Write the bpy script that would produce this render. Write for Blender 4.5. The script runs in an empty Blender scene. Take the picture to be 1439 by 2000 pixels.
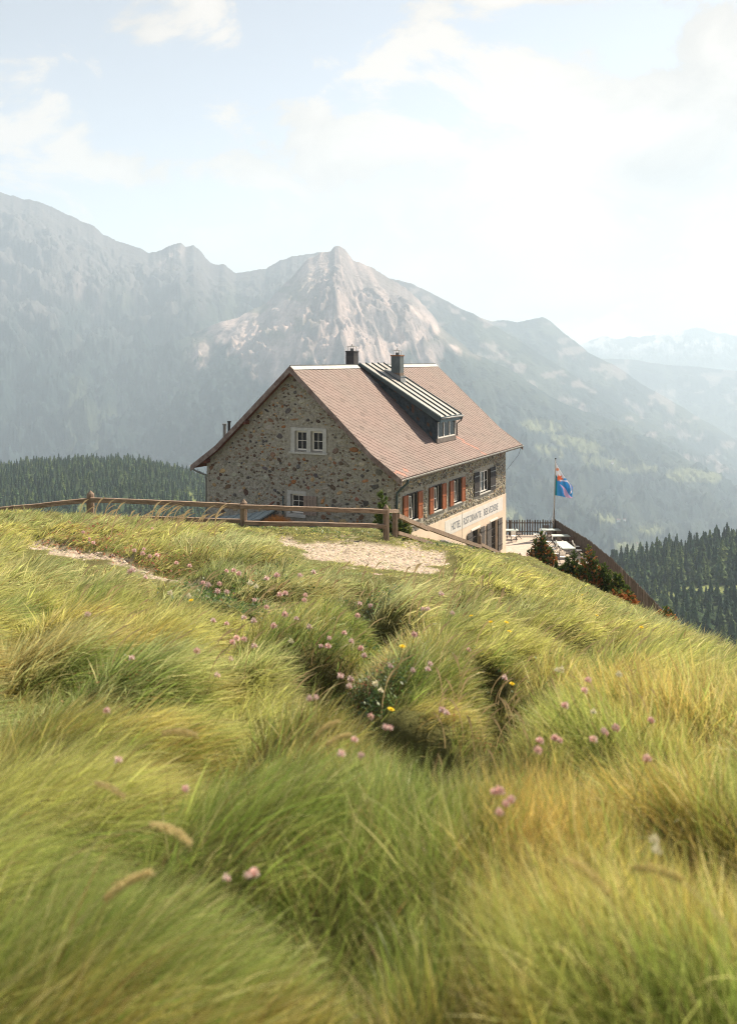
import bpy, math, random
import numpy as np
from mathutils import Vector, Matrix, noise as mnoise
random.seed(7); RNG = np.random.default_rng(7)
S = bpy.context.scene
COL = S.collection
R = math.radians
# ------------------------------------------------------------------ camera
F, YH = 1755.0, 699.0            # focal length and horizon row measured on the photograph
cd = bpy.data.cameras.new('camera'); cam = bpy.data.objects.new('camera', cd); COL.objects.link(cam)
cam.location = (0, 0, 0); cam.rotation_euler = (R(90), 0, 0)
cd.sensor_fit = 'VERTICAL'; cd.sensor_height = 36; cd.sensor_width = 25.9
cd.lens = F * 36 / 2001.0; cd.shift_y = -(1000 - YH) / 2001.0
cd.clip_start = 0.05; cd.clip_end = 40000
cd.dof.use_dof = True; cd.dof.focus_distance = 32; cd.dof.aperture_fstop = 2.2
S.camera = cam
# ------------------------------------------------------------------ sun, sky, exposure
SUN_EL, SUN_AZ = 46.0, math.degrees(math.atan2(0.80, 0.60))     # azimuth clockwise from +Y
sl = bpy.data.lights.new('sun', 'SUN'); sl.energy = 5.0; sl.angle = R(0.6); sl.color = (1.0, 0.87, 0.68)
so = bpy.data.objects.new('sun', sl); COL.objects.link(so)
sd = Vector((math.sin(R(SUN_AZ)) * math.cos(R(SUN_EL)), math.cos(R(SUN_AZ)) * math.cos(R(SUN_EL)), math.sin(R(SUN_EL))))
so.rotation_euler = sd.to_track_quat('Z', 'Y').to_euler(); so.location = (30, 20, 60)
S.view_settings.view_transform = 'Standard'; S.view_settings.look = 'None'
S.view_settings.exposure = 1.22; S.view_settings.gamma = 1
W = bpy.data.worlds.new('World'); S.world = W; W.use_nodes = True
nt = W.node_tree; N = nt.nodes; L = nt.links; N.clear()
def nn(tree, t, **kw):
    n = tree.nodes.new(t)
    for k, v in kw.items(): setattr(n, k, v)
    return n
def setin(n, **kw):
    for k, v in kw.items(): n.inputs[k.replace('_', ' ')].default_value = v
    return n
def wmath(op, a, b=None, c=None, clamp=False):
    n = nn(nt, 'ShaderNodeMath', operation=op, use_clamp=clamp)
    for i, x in enumerate((a, b, c)):
        if x is None: continue
        if hasattr(x, 'links'): L.new(x, n.inputs[i])
        else: n.inputs[i].default_value = x
    return n.outputs[0]
out = nn(nt, 'ShaderNodeOutputWorld')
sky = nn(nt, 'ShaderNodeTexSky', sky_type='NISHITA'); sky.sun_disc = False
sky.sun_elevation = R(SUN_EL); sky.sun_rotation = R(SUN_AZ); sky.dust_density = 1.5; sky.altitude = 1800
bg = nn(nt, 'ShaderNodeBackground'); hs = nn(nt, 'ShaderNodeHueSaturation'); hs.inputs['Saturation'].default_value = .38; L.new(sky.outputs[0], hs.inputs['Color']); L.new(hs.outputs[0], bg.inputs[0]); bg.inputs[1].default_value = 0.066
tc = nn(nt, 'ShaderNodeTexCoord'); sp = nn(nt, 'ShaderNodeSeparateXYZ'); L.new(tc.outputs['Generated'], sp.inputs[0])
yy = wmath('MAXIMUM', sp.outputs[1], 0.15)
ax = wmath('DIVIDE', sp.outputs[0], yy); ez = wmath('DIVIDE', sp.outputs[2], yy)
mp = nn(nt, 'ShaderNodeMapping'); L.new(tc.outputs['Generated'], mp.inputs[0]); mp.inputs['Scale'].default_value = (1, 1, 1.7)
mp.inputs['Location'].default_value = (0.37, 0.1, 0.22)
nz = nn(nt, 'ShaderNodeTexNoise'); L.new(mp.outputs[0], nz.inputs[0]); setin(nz, Scale=6.5, Detail=10.0, Roughness=0.6, Distortion=0.35)
nz2 = nn(nt, 'ShaderNodeTexNoise'); L.new(mp.outputs[0], nz2.inputs[0]); setin(nz2, Scale=3.0, Detail=6.0, Roughness=0.5)
def blob(px, py, rx, ry):        # a cloud bank placed in the sky by direction
    a0, e0 = (px - 719.5) / F, (YH - py) / F
    u = wmath('DIVIDE', wmath('SUBTRACT', ax, a0), rx / F); v = wmath('DIVIDE', wmath('SUBTRACT', ez, e0), ry / F)
    d = wmath('ADD', wmath('MULTIPLY', u, u), wmath('MULTIPLY', v, v))
    return wmath('POWER', 2.718, wmath('MULTIPLY', d, -1.0))
acc = wmath('MULTIPLY', wmath('SUBTRACT', nz.outputs[0], 0.5), 4.2)
for (b, k) in ((blob(620, 275, 190, 75), .62), (blob(265, 330, 110, 50), .5), (blob(1230, 260, 300, 190), .95), (blob(930, 340, 230, 90), .6),
               (blob(720, 540, 900, 100), .55), (blob(500, 205, 110, 30), .3), (blob(150, 290, 60, 50), .3), (blob(330, 390, 260, 30), -.35), (blob(880, 215, 130, 45), -.3),
               (blob(300, 200, 200, 70), -.3), (blob(1150, 480, 400, 120), .5)):
    acc = wmath('ADD', acc, wmath('MULTIPLY', b, k))
mr = nn(nt, 'ShaderNodeMapRange'); mr.interpolation_type = 'SMOOTHSTEP'; L.new(acc, mr.inputs[0])
mr.inputs[1].default_value = 0.12; mr.inputs[2].default_value = 0.50; mr.inputs[3].default_value = 0.0; mr.inputs[4].default_value = 1
cr = nn(nt, 'ShaderNodeValToRGB'); L.new(wmath('ADD', wmath('MULTIPLY', wmath('ADD', nz2.outputs[0], nz.outputs[0]), .5), wmath('MULTIPLY', blob(1230, 340, 150, 60), -.12)), cr.inputs[0])
cr.color_ramp.elements[0].position = .40; cr.color_ramp.elements[0].color = (.60, .56, .53, 1)
cr.color_ramp.elements[1].position = .56; cr.color_ramp.elements[1].color = (1.0, .90, .81, 1)
bc = nn(nt, 'ShaderNodeBackground'); L.new(cr.outputs[0], bc.inputs[0]); bc.inputs[1].default_value = 0.40
mx = nn(nt, 'ShaderNodeMixShader'); L.new(mr.outputs[0], mx.inputs[0]); L.new(bg.outputs[0], mx.inputs[1]); L.new(bc.outputs[0], mx.inputs[2])
L.new(mx.outputs[0], out.inputs[0])
S.cycles.volume_bounces = 2; S.cycles.max_bounces = 7; S.cycles.diffuse_bounces = 3; S.cycles.transparent_max_bounces = 8
S.cycles.filter_width = 1.1; S.cycles.use_denoising = True; S.cycles.denoising_prefilter = 'NONE'

# ------------------------------------------------------------------ helpers
def P3(px, py, Y): return Vector(((px - 719.5) / F * Y, Y, (YH - py) / F * Y))
def tag(o, label=None, cat=None, group=None, kind=None):
    if label: o['label'] = label
    if cat: o['category'] = cat
    if group: o['group'] = group
    if kind: o['kind'] = kind
    return o
def empty(name, loc=(0, 0, 0), rz=0, parent=None):
    o = bpy.data.objects.new(name, None); COL.objects.link(o); o.location = loc; o.rotation_euler = (0, 0, rz)
    o.empty_display_size = .2
    if parent: o.parent = parent
    return o
def link(name, me, parent=None):
    o = bpy.data.objects.new(name, me); COL.objects.link(o)
    if parent: o.parent = parent
    return o
def copy_tree(o, parent=None):
    kids = list(o.children); c = o.copy(); COL.objects.link(c); c.parent = parent
    for ch in kids: copy_tree(ch, c)
    return c
def mat(name, color=(.5, .5, .5), rough=.8, attr=None, noise=None, bump=None, metal=0, trans=0, spec=.3, mul=None):
    """noise=(scale, amount, detail) darkens/lightens the colour, bump=(scale, strength, distance)"""
    m = bpy.data.materials.new(name); m.use_nodes = True; t = m.node_tree; b = t.nodes['Principled BSDF']; lk = t.links
    b.inputs['Roughness'].default_value = rough; b.inputs['Metallic'].default_value = metal; b.inputs['Specular IOR Level'].default_value = spec
    src = None
    if attr:
        a = nn(t, 'ShaderNodeAttribute'); a.attribute_name = attr; src = a.outputs['Color']
    if noise:
        co = nn(t, 'ShaderNodeTexCoord'); mpn = nn(t, 'ShaderNodeMapping'); lk.new(co.outputs['Object'], mpn.inputs[0])
        if len(noise) > 3: mpn.inputs['Scale'].default_value = noise[3]
        z = nn(t, 'ShaderNodeTexNoise'); lk.new(mpn.outputs[0], z.inputs[0]); setin(z, Scale=noise[0], Detail=noise[2], Roughness=.62)
        q = nn(t, 'ShaderNodeMapRange'); lk.new(z.outputs[0], q.inputs[0])
        q.inputs[1].default_value = .3; q.inputs[2].default_value = .7; q.inputs[3].default_value = 1 - noise[1]; q.inputs[4].default_value = 1 + noise[1]
        mm = nn(t, 'ShaderNodeMix', data_type='RGBA', blend_type='MULTIPLY'); mm.inputs[0].default_value = 1
        if src: lk.new(src, mm.inputs[6])
        else: mm.inputs[6].default_value = (*color, 1)
        cb = nn(t, 'ShaderNodeCombineColor')
        for i in range(3): lk.new(q.outputs[0], cb.inputs[i])
        lk.new(cb.outputs[0], mm.inputs[7]); src = mm.outputs[2]
    if src: lk.new(src, b.inputs['Base Color'])
    else: b.inputs['Base Color'].default_value = (*color, 1)
    if bump:
        co = nn(t, 'ShaderNodeTexCoord'); z = nn(t, 'ShaderNodeTexNoise'); lk.new(co.outputs['Object'], z.inputs[0]); setin(z, Scale=bump[0], Detail=6.0, Roughness=.65)
        bp = nn(t, 'ShaderNodeBump'); lk.new(z.outputs[0], bp.inputs['Height']); bp.inputs['Strength'].default_value = bump[1]; bp.inputs['Distance'].default_value = bump[2]
        lk.new(bp.outputs[0], b.inputs['Normal'])
    if trans:
        tr = nn(t, 'ShaderNodeBsdfTranslucent'); ms = nn(t, 'ShaderNodeMixShader'); ms.inputs[0].default_value = trans
        if src: lk.new(src, tr.inputs[0])
        else: tr.inputs[0].default_value = (*color, 1)
        lk.new(b.outputs[0], ms.inputs[1]); lk.new(tr.outputs[0], ms.inputs[2]); lk.new(ms.outputs[0], t.nodes['Material Output'].inputs[0])
    return m
def wood(name, dark, light, scale=(2, 2, 14), spec=.2, rough=.85):
    m = bpy.data.materials.new(name); m.use_nodes = True; t = m.node_tree; b = t.nodes['Principled BSDF']; lk = t.links
    co = nn(t, 'ShaderNodeTexCoord'); mpn = nn(t, 'ShaderNodeMapping'); lk.new(co.outputs['Object'], mpn.inputs[0]); mpn.inputs['Scale'].default_value = scale
    z = nn(t, 'ShaderNodeTexNoise'); lk.new(mpn.outputs[0], z.inputs[0]); setin(z, Scale=2.0, Detail=8.0, Roughness=.7)
    r = nn(t, 'ShaderNodeValToRGB'); lk.new(z.outputs[0], r.inputs[0]); r.color_ramp.elements[0].position = .33; r.color_ramp.elements[1].position = .66
    r.color_ramp.elements[0].color = (*dark, 1); r.color_ramp.elements[1].color = (*light, 1)
    lk.new(r.outputs[0], b.inputs['Base Color']); b.inputs['Roughness'].default_value = rough; b.inputs['Specular IOR Level'].default_value = spec
    bp = nn(t, 'ShaderNodeBump'); lk.new(z.outputs[0], bp.inputs['Height']); bp.inputs['Strength'].default_value = .5; bp.inputs['Distance'].default_value = .01
    lk.new(bp.outputs[0], b.inputs['Normal'])
    return m

class MB:
    def __init__(s): s.v = []; s.f = []; s.m = []; s.c = []; s.sm = []
    def poly(s, pts, m=0, c=None):
        n = len(s.v); s.v += [tuple(p) for p in pts]; s.f.append(tuple(range(n, n + len(pts)))); s.m.append(m); s.c.append(c)
    def mesh(s, vs, fs, m=0, c=None):
        n = len(s.v); s.v += [tuple(p) for p in vs]
        for f in fs: s.f.append(tuple(i + n for i in f)); s.m.append(m); s.c.append(c)
    def box(s, x0, x1, y0, y1, z0, z1, m=0, c=None, bev=0):
        x0, x1 = min(x0, x1), max(x0, x1); y0, y1 = min(y0, y1), max(y0, y1); z0, z1 = min(z0, z1), max(z0, z1)
        vs = [(x, y, z) for z in (z0, z1) for y in (y0, y1) for x in (x0, x1)]
        s.mesh(vs, [(0, 2, 3, 1), (4, 5, 7, 6), (0, 1, 5, 4), (2, 6, 7, 3), (0, 4, 6, 2), (1, 3, 7, 5)], m, c)
    def bar(s, a, b, w, h, up=(0, 0, 1), m=0, c=None, w2=None, h2=None):
        a = Vector(a); b = Vector(b); d = (b - a).normalized(); up = Vector(up)
        if abs(d.dot(up)) > .98: up = Vector((0, 1, 0))
        x = d.cross(up).normalized(); z = x.cross(d).normalized(); w2 = w2 or w; h2 = h2 or h; vs = []
        for p, ww, hh in ((a, w, h), (b, w2, h2)):
            for i, j in ((-1, -1), (1, -1), (1, 1), (-1, 1)): vs.append(p + x * i * ww / 2 + z * j * hh / 2)
        s.mesh(vs, [(0, 1, 2, 3), (7, 6, 5, 4), (0, 4, 5, 1), (1, 5, 6, 2), (2, 6, 7, 3), (3, 7, 4, 0)], m, c)
    def tube(s, pts, r, n=8, m=0, c=None, cap=True):
        pts = [Vector(p) for p in pts]; k = len(pts); rs = r if hasattr(r, '__len__') else [r] * k; base = len(s.v); vs = []
        px = None
        for i, p in enumerate(pts):
            d = (pts[min(i + 1, k - 1)] - pts[max(i - 1, 0)]).normalized()
            if px is None: px = d.cross(Vector((0, 0, 1)) if abs(d.z) < .95 else Vector((1, 0, 0))).normalized()
            px = (px - d * px.dot(d)).normalized(); py = d.cross(px)
            for j in range(n):
                a = 2 * math.pi * j / n; vs.append(p + (px * math.cos(a) + py * math.sin(a)) * rs[i])
        fs = []
        for i in range(k - 1):
            for j in range(n): fs.append((i * n + j, i * n + (j + 1) % n, (i + 1) * n + (j + 1) % n, (i + 1) * n + j))
        if cap: fs += [tuple(range(n))[::-1], tuple((k - 1) * n + j for j in range(n))]
        s.mesh(vs, fs, m, c)
    def build(s, name, mats, parent=None, smooth=False, attr=False):
        me = bpy.data.meshes.new(name); me.from_pydata(s.v, [], s.f)
        for mm in (mats if isinstance(mats, (list, tuple)) else [mats]): me.materials.append(mm)
        me.polygons.foreach_set('material_index', s.m)
        if smooth: me.polygons.foreach_set('use_smooth', [True] * len(s.f))
        if attr:
            ca = me.color_attributes.new('Col', 'FLOAT_COLOR', 'CORNER'); arr = []
            for f, c in zip(s.f, s.c): arr += list((*(c or (.5, .5, .5)), 1)) * len(f)
            ca.data.foreach_set('color', arr)
        me.update(); return link(name, me, parent)

def fast_mesh(name, V, quads=None, tris=None, col=None, smooth=True, mats=()):
    me = bpy.data.meshes.new(name); V = np.asarray(V, np.float32)
    me.vertices.add(len(V)); me.vertices.foreach_set('co', V.ravel())
    q = np.zeros((0, 4), np.int32) if quads is None else np.asarray(quads, np.int32)
    t = np.zeros((0, 3), np.int32) if tris is None else np.asarray(tris, np.int32)
    loops = np.concatenate([q.ravel(), t.ravel()]); me.loops.add(len(loops)); me.loops.foreach_set('vertex_index', loops)
    st = np.concatenate([np.arange(len(q)) * 4, len(q) * 4 + np.arange(len(t)) * 3]).astype(np.int32)
    me.polygons.add(len(st)); me.polygons.foreach_set('loop_start', st)
    if smooth: me.polygons.foreach_set('use_smooth', np.ones(len(st), bool))
    me.update(calc_edges=True)
    if col is not None:
        ca = me.color_attributes.new('Col', 'BYTE_COLOR', 'POINT'); c4 = np.ones((len(V), 4), np.float32); c4[:, :3] = np.clip(col, 0, 1)
        ca.data.foreach_set('color', c4.ravel())
    for mm in mats: me.materials.append(mm)
    return me

# numpy noise
_PT = RNG.random((256, 256)).astype(np.float32)
def vnoise(x, y):
    x = np.asarray(x, float); y = np.asarray(y, float); xi = np.floor(x).astype(int); yi = np.floor(y).astype(int); fx = x - xi; fy = y - yi
    fx = fx * fx * fx * (fx * (fx * 6 - 15) + 10); fy = fy * fy * fy * (fy * (fy * 6 - 15) + 10)
    g = lambda a, b: _PT[a & 255, b & 255]
    return (g(xi, yi) * (1 - fx) + g(xi + 1, yi) * fx) * (1 - fy) + (g(xi, yi + 1) * (1 - fx) + g(xi + 1, yi + 1) * fx) * fy
def fbm(x, y, o=5, gain=.5):
    s = 0; a = 1; n = 0
    for i in range(o): s = s + a * vnoise(x * 2 ** i + 17.3 * i, y * 2 ** i + 9.1 * i); n += a; a *= gain
    return s / n
def ridged(x, y, o=5, gain=.55):
    s = 0; a = 1; n = 0
    for i in range(o): s = s + a * (1 - np.abs(2 * vnoise(x * 2 ** i + 31.7 * i, y * 2 ** i + 5.3 * i) - 1)); n += a; a *= gain
    return s / n
def sstep(a, b, x):
    t = np.clip((np.asarray(x, float) - a) / (b - a), 0, 1); return t * t * (3 - 2 * t)

# ------------------------------------------------------------------ near hill (ground under the grass)
_raw = []
def g3(X, Y, z): _raw.append((X, Y, z))
def gp(px, py, Y): g3((px - 719.5) / F * Y, Y, -(py - YH) / F * Y)
for X in (-2.5, 0, 2.5): g3(X, -2, -1.2); g3(X, .8, -1.62); g3(X, 2.6, -1.90)
g3(-1.5, 4, -2.08); g3(0, 4, -2.12); g3(1.6, 4, -2.17); g3(4, 3, -2.15); g3(-4, 3, -1.85); g3(9, 3, -3.4); g3(10, 8, -5.2); g3(-9, 4, -1.9); g3(-10, 10, -2.8)
g3(-3, 6, -2.35); g3(0, 6, -2.43); g3(2.2, 6, -2.55); g3(4, 6, -2.9)
g3(-4.5, 10, -2.9); g3(0, 10, -3.05); g3(3.3, 10, -3.5); g3(6, 10, -4.3)
g3(-7, 16, -3.72); g3(-2, 16, -3.9); g3(1, 16, -4.1); g3(3.4, 16, -4.55); g3(5.3, 16, -5.15); g3(9, 16, -6.6)
g3(-9, 22, -4.4); g3(-4, 22, -4.6); g3(0, 22, -4.9); g3(3.5, 22, -5.4); g3(7.3, 22, -6.95); g3(12, 22, -9)
for q in ((20, 1018, 27.5), (177, 1030, 27.5), (330, 1040, 27.5), (476, 1049, 27.5), (600, 1055, 27.5), (754, 1061, 27.5), (860, 1080, 28), (1000, 1112, 28), (1243, 1218, 28), (1420, 1310, 28)): gp(*q)
for q in ((177, 1065, 34), (476, 1044, 34), (620, 1044, 34), (754, 1050, 34), (860, 1072, 34), (935, 1082, 36), (1000, 1101, 36), (1298, 1226, 36),
          (400, 1050, 44), (600, 1042, 44), (700, 1042, 44), (935, 1092, 41), (999, 1097, 42), (1054, 1110, 42), (1150, 1178, 42), (1242, 1206, 42), (1330, 1245, 42),
          (407, 1040, 54), (560, 1040, 52)): gp(*q)
g3(1.3, 48.5, -9.9); g3(4, 53, -11.6); g3(6.5, 56, -13.4); g3(10, 60, -15.1); g3(10.5, 49, -13.8); g3(13, 49, -14.9); g3(15.5, 47, -15.2); g3(15, 55, -15.2); g3(12, 68, -15.2); g3(16, 76, -15.3)
g3(5, 75, -15.5); g3(-5, 65, -13); g3(22, 60, -20); g3(22, 40, -17); g3(30, 75, -30); g3(10, 95, -26); g3(-12, 90, -26); g3(-20, 30, -8); g3(-18, 45, -13); g3(-30, 60, -26); g3(45, 50, -36); g3(-50, 40, -26); g3(0, 120, -45); g3(50, 110, -60); g3(-50, 110, -60)
_raw = np.array(_raw)
def _wc(X, Y): return np.stack([X / (np.abs(Y) + 5) * 2.2, np.log(np.maximum(Y, -3.5) + 5)], -1)
def _tps(r2): return .5 * r2 * np.log(r2 + 1e-12)
_c = _wc(_raw[:, 0], _raw[:, 1]); _n = len(_c)
_K = _tps(((_c[:, None] - _c[None]) ** 2).sum(-1)) + np.eye(_n) * 2e-4
_Pm = np.concatenate([np.ones((_n, 1)), _c], 1); _M = np.zeros((_n + 3, _n + 3)); _M[:_n, :_n] = _K; _M[:_n, _n:] = _Pm; _M[_n:, :_n] = _Pm.T
_sol = np.linalg.solve(_M, np.concatenate([_raw[:, 2], np.zeros(3)]))
def ground0(X, Y):
    X = np.asarray(X, float).ravel(); Y = np.asarray(Y, float).ravel(); o = np.empty(len(X))
    for i in range(0, len(X), 60000):
        c = _wc(X[i:i + 60000], Y[i:i + 60000]); K = _tps(((c[:, None] - _c[None]) ** 2).sum(-1))
        o[i:i + 60000] = K @ _sol[:_n] + _sol[_n] + c @ _sol[_n + 1:]
    return o
def to_ground(px, py):     # first hit of the line of sight through a photo pixel with the hill
    Ys = np.exp(np.linspace(math.log(1.2), math.log(60), 900)); X = (px - 719.5) / F * Ys; z = -(py - YH) / F * Ys
    g = ground0(X, Ys); i = int(np.argmax(z < g)) if (z < g).any() else 899; return float(X[i]), float(Ys[i]), float(g[i])
# dark hollows between tussocks: photo x, y, half size across, half size in view depth (m)
HOLLOW = []
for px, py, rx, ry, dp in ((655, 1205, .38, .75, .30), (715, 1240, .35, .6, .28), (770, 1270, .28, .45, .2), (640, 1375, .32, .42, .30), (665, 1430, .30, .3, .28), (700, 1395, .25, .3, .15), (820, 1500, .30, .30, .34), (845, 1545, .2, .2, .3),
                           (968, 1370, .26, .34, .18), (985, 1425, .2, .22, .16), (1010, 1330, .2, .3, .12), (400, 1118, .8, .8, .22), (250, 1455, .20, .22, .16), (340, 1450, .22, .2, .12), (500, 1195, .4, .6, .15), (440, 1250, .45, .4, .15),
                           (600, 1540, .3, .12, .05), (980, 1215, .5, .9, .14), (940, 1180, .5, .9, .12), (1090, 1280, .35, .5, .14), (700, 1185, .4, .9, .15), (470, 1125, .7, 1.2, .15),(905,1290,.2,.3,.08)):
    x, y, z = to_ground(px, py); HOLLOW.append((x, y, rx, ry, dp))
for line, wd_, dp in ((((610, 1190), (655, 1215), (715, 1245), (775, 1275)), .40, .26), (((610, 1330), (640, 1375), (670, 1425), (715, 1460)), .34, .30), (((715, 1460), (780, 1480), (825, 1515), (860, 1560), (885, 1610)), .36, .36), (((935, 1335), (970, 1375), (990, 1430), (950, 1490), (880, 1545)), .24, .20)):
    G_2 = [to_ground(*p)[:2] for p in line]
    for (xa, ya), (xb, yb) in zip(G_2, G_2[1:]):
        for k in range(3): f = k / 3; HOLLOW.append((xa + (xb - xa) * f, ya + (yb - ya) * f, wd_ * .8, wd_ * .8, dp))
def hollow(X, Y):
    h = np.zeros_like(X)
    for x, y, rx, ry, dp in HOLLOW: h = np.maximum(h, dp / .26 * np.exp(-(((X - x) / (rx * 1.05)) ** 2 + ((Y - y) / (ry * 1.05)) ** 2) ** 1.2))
    return h
def tussock(X, Y, cell=1.0):
    """dome height 0..1, vector from the tussock centre, id"""
    cx = np.floor(X / cell).astype(int); cy = np.floor(Y / cell).astype(int); best = np.full(X.shape, 9.); dx = np.zeros_like(X); dy = np.zeros_like(X); idn = np.zeros_like(X); rr = np.ones_like(X)
    for i in (-1, 0, 1):
        for j in (-1, 0, 1):
            a = cx + i; b = cy + j; jx = (a + .15 + .7 * _PT[a & 255, b & 255]) * cell; jy = (b + .15 + .7 * _PT[(a + 91) & 255, (b + 37) & 255]) * cell
            rad = cell * (.42 + .45 * _PT[(a + 13) & 255, (b + 77) & 255]); d = np.hypot(X - jx, Y - jy) / rad; k = d < best
            best = np.where(k, d, best); dx = np.where(k, X - jx, dx); dy = np.where(k, Y - jy, dy); idn = np.where(k, _PT[(a + 55) & 255, (b + 21) & 255], idn)
    return np.clip(1 - best ** 2, 0, 1), dx, dy, idn
def sdpoly(px, py, pts):
    inside = np.zeros(px.shape, bool); dm = np.full(px.shape, 1e9); n = len(pts)
    for i in range(n):
        x0, y0 = pts[i]; x1, y1 = pts[(i + 1) % n]
        if y0 != y1: inside ^= ((py < y0) != (py < y1)) & (px < (x1 - x0) * (py - y0) / (y1 - y0 + 1e-12) + x0)
        t = np.clip(((px - x0) * (x1 - x0) + (py - y0) * (y1 - y0)) / ((x1 - x0) ** 2 + (y1 - y0) ** 2), 0, 1); dm = np.minimum(dm, np.hypot(px - x0 - t * (x1 - x0), py - y0 - t * (y1 - y0)))
    return np.where(inside, dm, -dm)
def sdline(px, py, pts):
    dm = np.full(px.shape, 1e9)
    for (x0, y0, w0), (x1, y1, w1) in zip(pts, pts[1:]):
        t = np.clip(((px - x0) * (x1 - x0) + (py - y0) * (y1 - y0)) / ((x1 - x0) ** 2 + (y1 - y0) ** 2), 0, 1); dm = np.minimum(dm, np.hypot(px - x0 - t * (x1 - x0), (py - y0 - t * (y1 - y0)) * 1.6) - (w0 + t * (w1 - w0)))
    return -dm
POLY1 = [(548, 1061), (640, 1059), (720, 1063), (800, 1071), (868, 1086), (874, 1103), (845, 1118), (790, 1119), (735, 1117), (690, 1113), (650, 1103), (600, 1087), (570, 1074)]
def path_mask(X, Y, z):
    px = 719.5 + F * X / np.maximum(Y, .5); py = YH - F * z / np.maximum(Y, .5)
    nz_ = (fbm(X * 1.7, Y * 1.1, 4) - .5) + .6 * (fbm(X * 6, Y * 3, 3) - .5)
    a = sdpoly(px, py, POLY1) + nz_ * 26
    b = sdline(px, py, [(60, 1070, 9), (150, 1082, 10), (215, 1093, 8), (290, 1118, 7), (340, 1132, 5), (390, 1158, 7), (440, 1186, 7), (475, 1200, 3)]) + nz_ * 34 + 1
    c = sdpoly(px, py, [(885, 1124), (905, 1119), (925, 1124), (930, 1132), (905, 1136)]) + nz_ * 10
    d = sdline(px, py, [(938, 1418, 6), (990, 1440, 9), (1010, 1400, 5)]) + nz_ * 30
    m = np.maximum(np.maximum(sstep(-3, 4, a), sstep(-4, 5, b) * .9), np.maximum(sstep(-3, 3, c), sstep(-5, 5, d) * .8))
    return np.where(Y < 1.5, 0, m)
TRAIL = [(60, 1070, 9), (150, 1082, 10), (215, 1093, 9), (290, 1118, 8), (340, 1132, 6), (390, 1158, 8), (440, 1186, 8), (475, 1200, 3)]
def nearpath(X, Y, z):
    px = 719.5 + F * X / np.maximum(Y, .5); py = YH - F * z / np.maximum(Y, .5)
    return np.clip(np.maximum(sdpoly(px, py - 14, POLY1) + 26, sdline(px, py - 14, TRAIL) + 30) / 20, 0, 1) * (Y > 6)
def ground(X, Y, full=False):
    X = np.asarray(X, float).ravel(); Y = np.asarray(Y, float).ravel(); z0 = ground0(X, Y)
    t, dx, dy, idn = tussock(X + .35 * (fbm(X * 1.3, Y * 1.3, 2) - .5), Y)
    pm = path_mask(X, Y, z0); h = hollow(X, Y)
    near = np.clip(1 - (Y - 40) / 12, 0, 1); near = near * (1 - .8 * nearpath(X, Y, z0))
    z = z0 + near * (.27 * t * (1 - pm) * (1 - .6 * np.clip(h, 0, 1)) + .18 * (fbm(X * .45, Y * .45, 3) - .5) - .36 * h)
    if full: return z, z0, t, dx, dy, idn, pm, h
    return z
def gz(x, y): return float(ground([x], [y])[0])

M = {}
M['soil'] = mat('soil', attr='Col', rough=.95, noise=(9, .25, 8), bump=(28, .8, .05), spec=.1)
na, ny = 520, 620
az = np.linspace(-.95, .95, na); ly = np.exp(np.linspace(math.log(.56), math.log(135), ny))
AZ, LY = np.meshgrid(az, ly); X = (AZ * (LY + 5.5)).ravel(); Y = LY.ravel()
z, z0, t, dx, dy, idn, pm, h = ground(X, Y, True)
pm3 = pm[:, None]; nv = fbm(X * .8, Y * .8, 4)[:, None]
hh3 = np.clip(h, 0, 1)[:, None]; gcol = (1 - pm3) * (1 - .6 * hh3) * (np.array([.115, .105, .045]) * (1 - .4 * nv) + np.array([.06, .07, .01]) * nv) + pm3 * (np.array([.40, .33, .255]) * (.75 + .5 * fbm(X * 5, Y * 3, 3)[:, None]))  # soil darkened inside hollows, their shade put into the colour
idx = np.arange(na * ny).reshape(ny, na); qd = np.stack([idx[:-1, :-1], idx[:-1, 1:], idx[1:, 1:], idx[1:, :-1]], -1).reshape(-1, 4)
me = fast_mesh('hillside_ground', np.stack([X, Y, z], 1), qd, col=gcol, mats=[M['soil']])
tag(link('hillside_ground', me), kind='structure')
# the same hill behind and beside the photographer
sb = MB(); k0 = [-.95 * .55, .95 * .55]
gx = np.linspace(-6.2, 6.2, 25)
for i in range(24):
    for (ya, yb) in ((-3.2, -1.5), (-1.5, .0), (.0, .56)):
        q = [(gx[i], ya), (gx[i + 1], ya), (gx[i + 1], yb), (gx[i], yb)]; zz = ground0([p[0] for p in q], [p[1] for p in q]) - .02
        sb.poly([(p[0], p[1], float(k)) for p, k in zip(q, zz)], 0, (.12, .12, .05))
tag(sb.build('ground_behind', M['soil'], attr=True), kind='structure')

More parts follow.
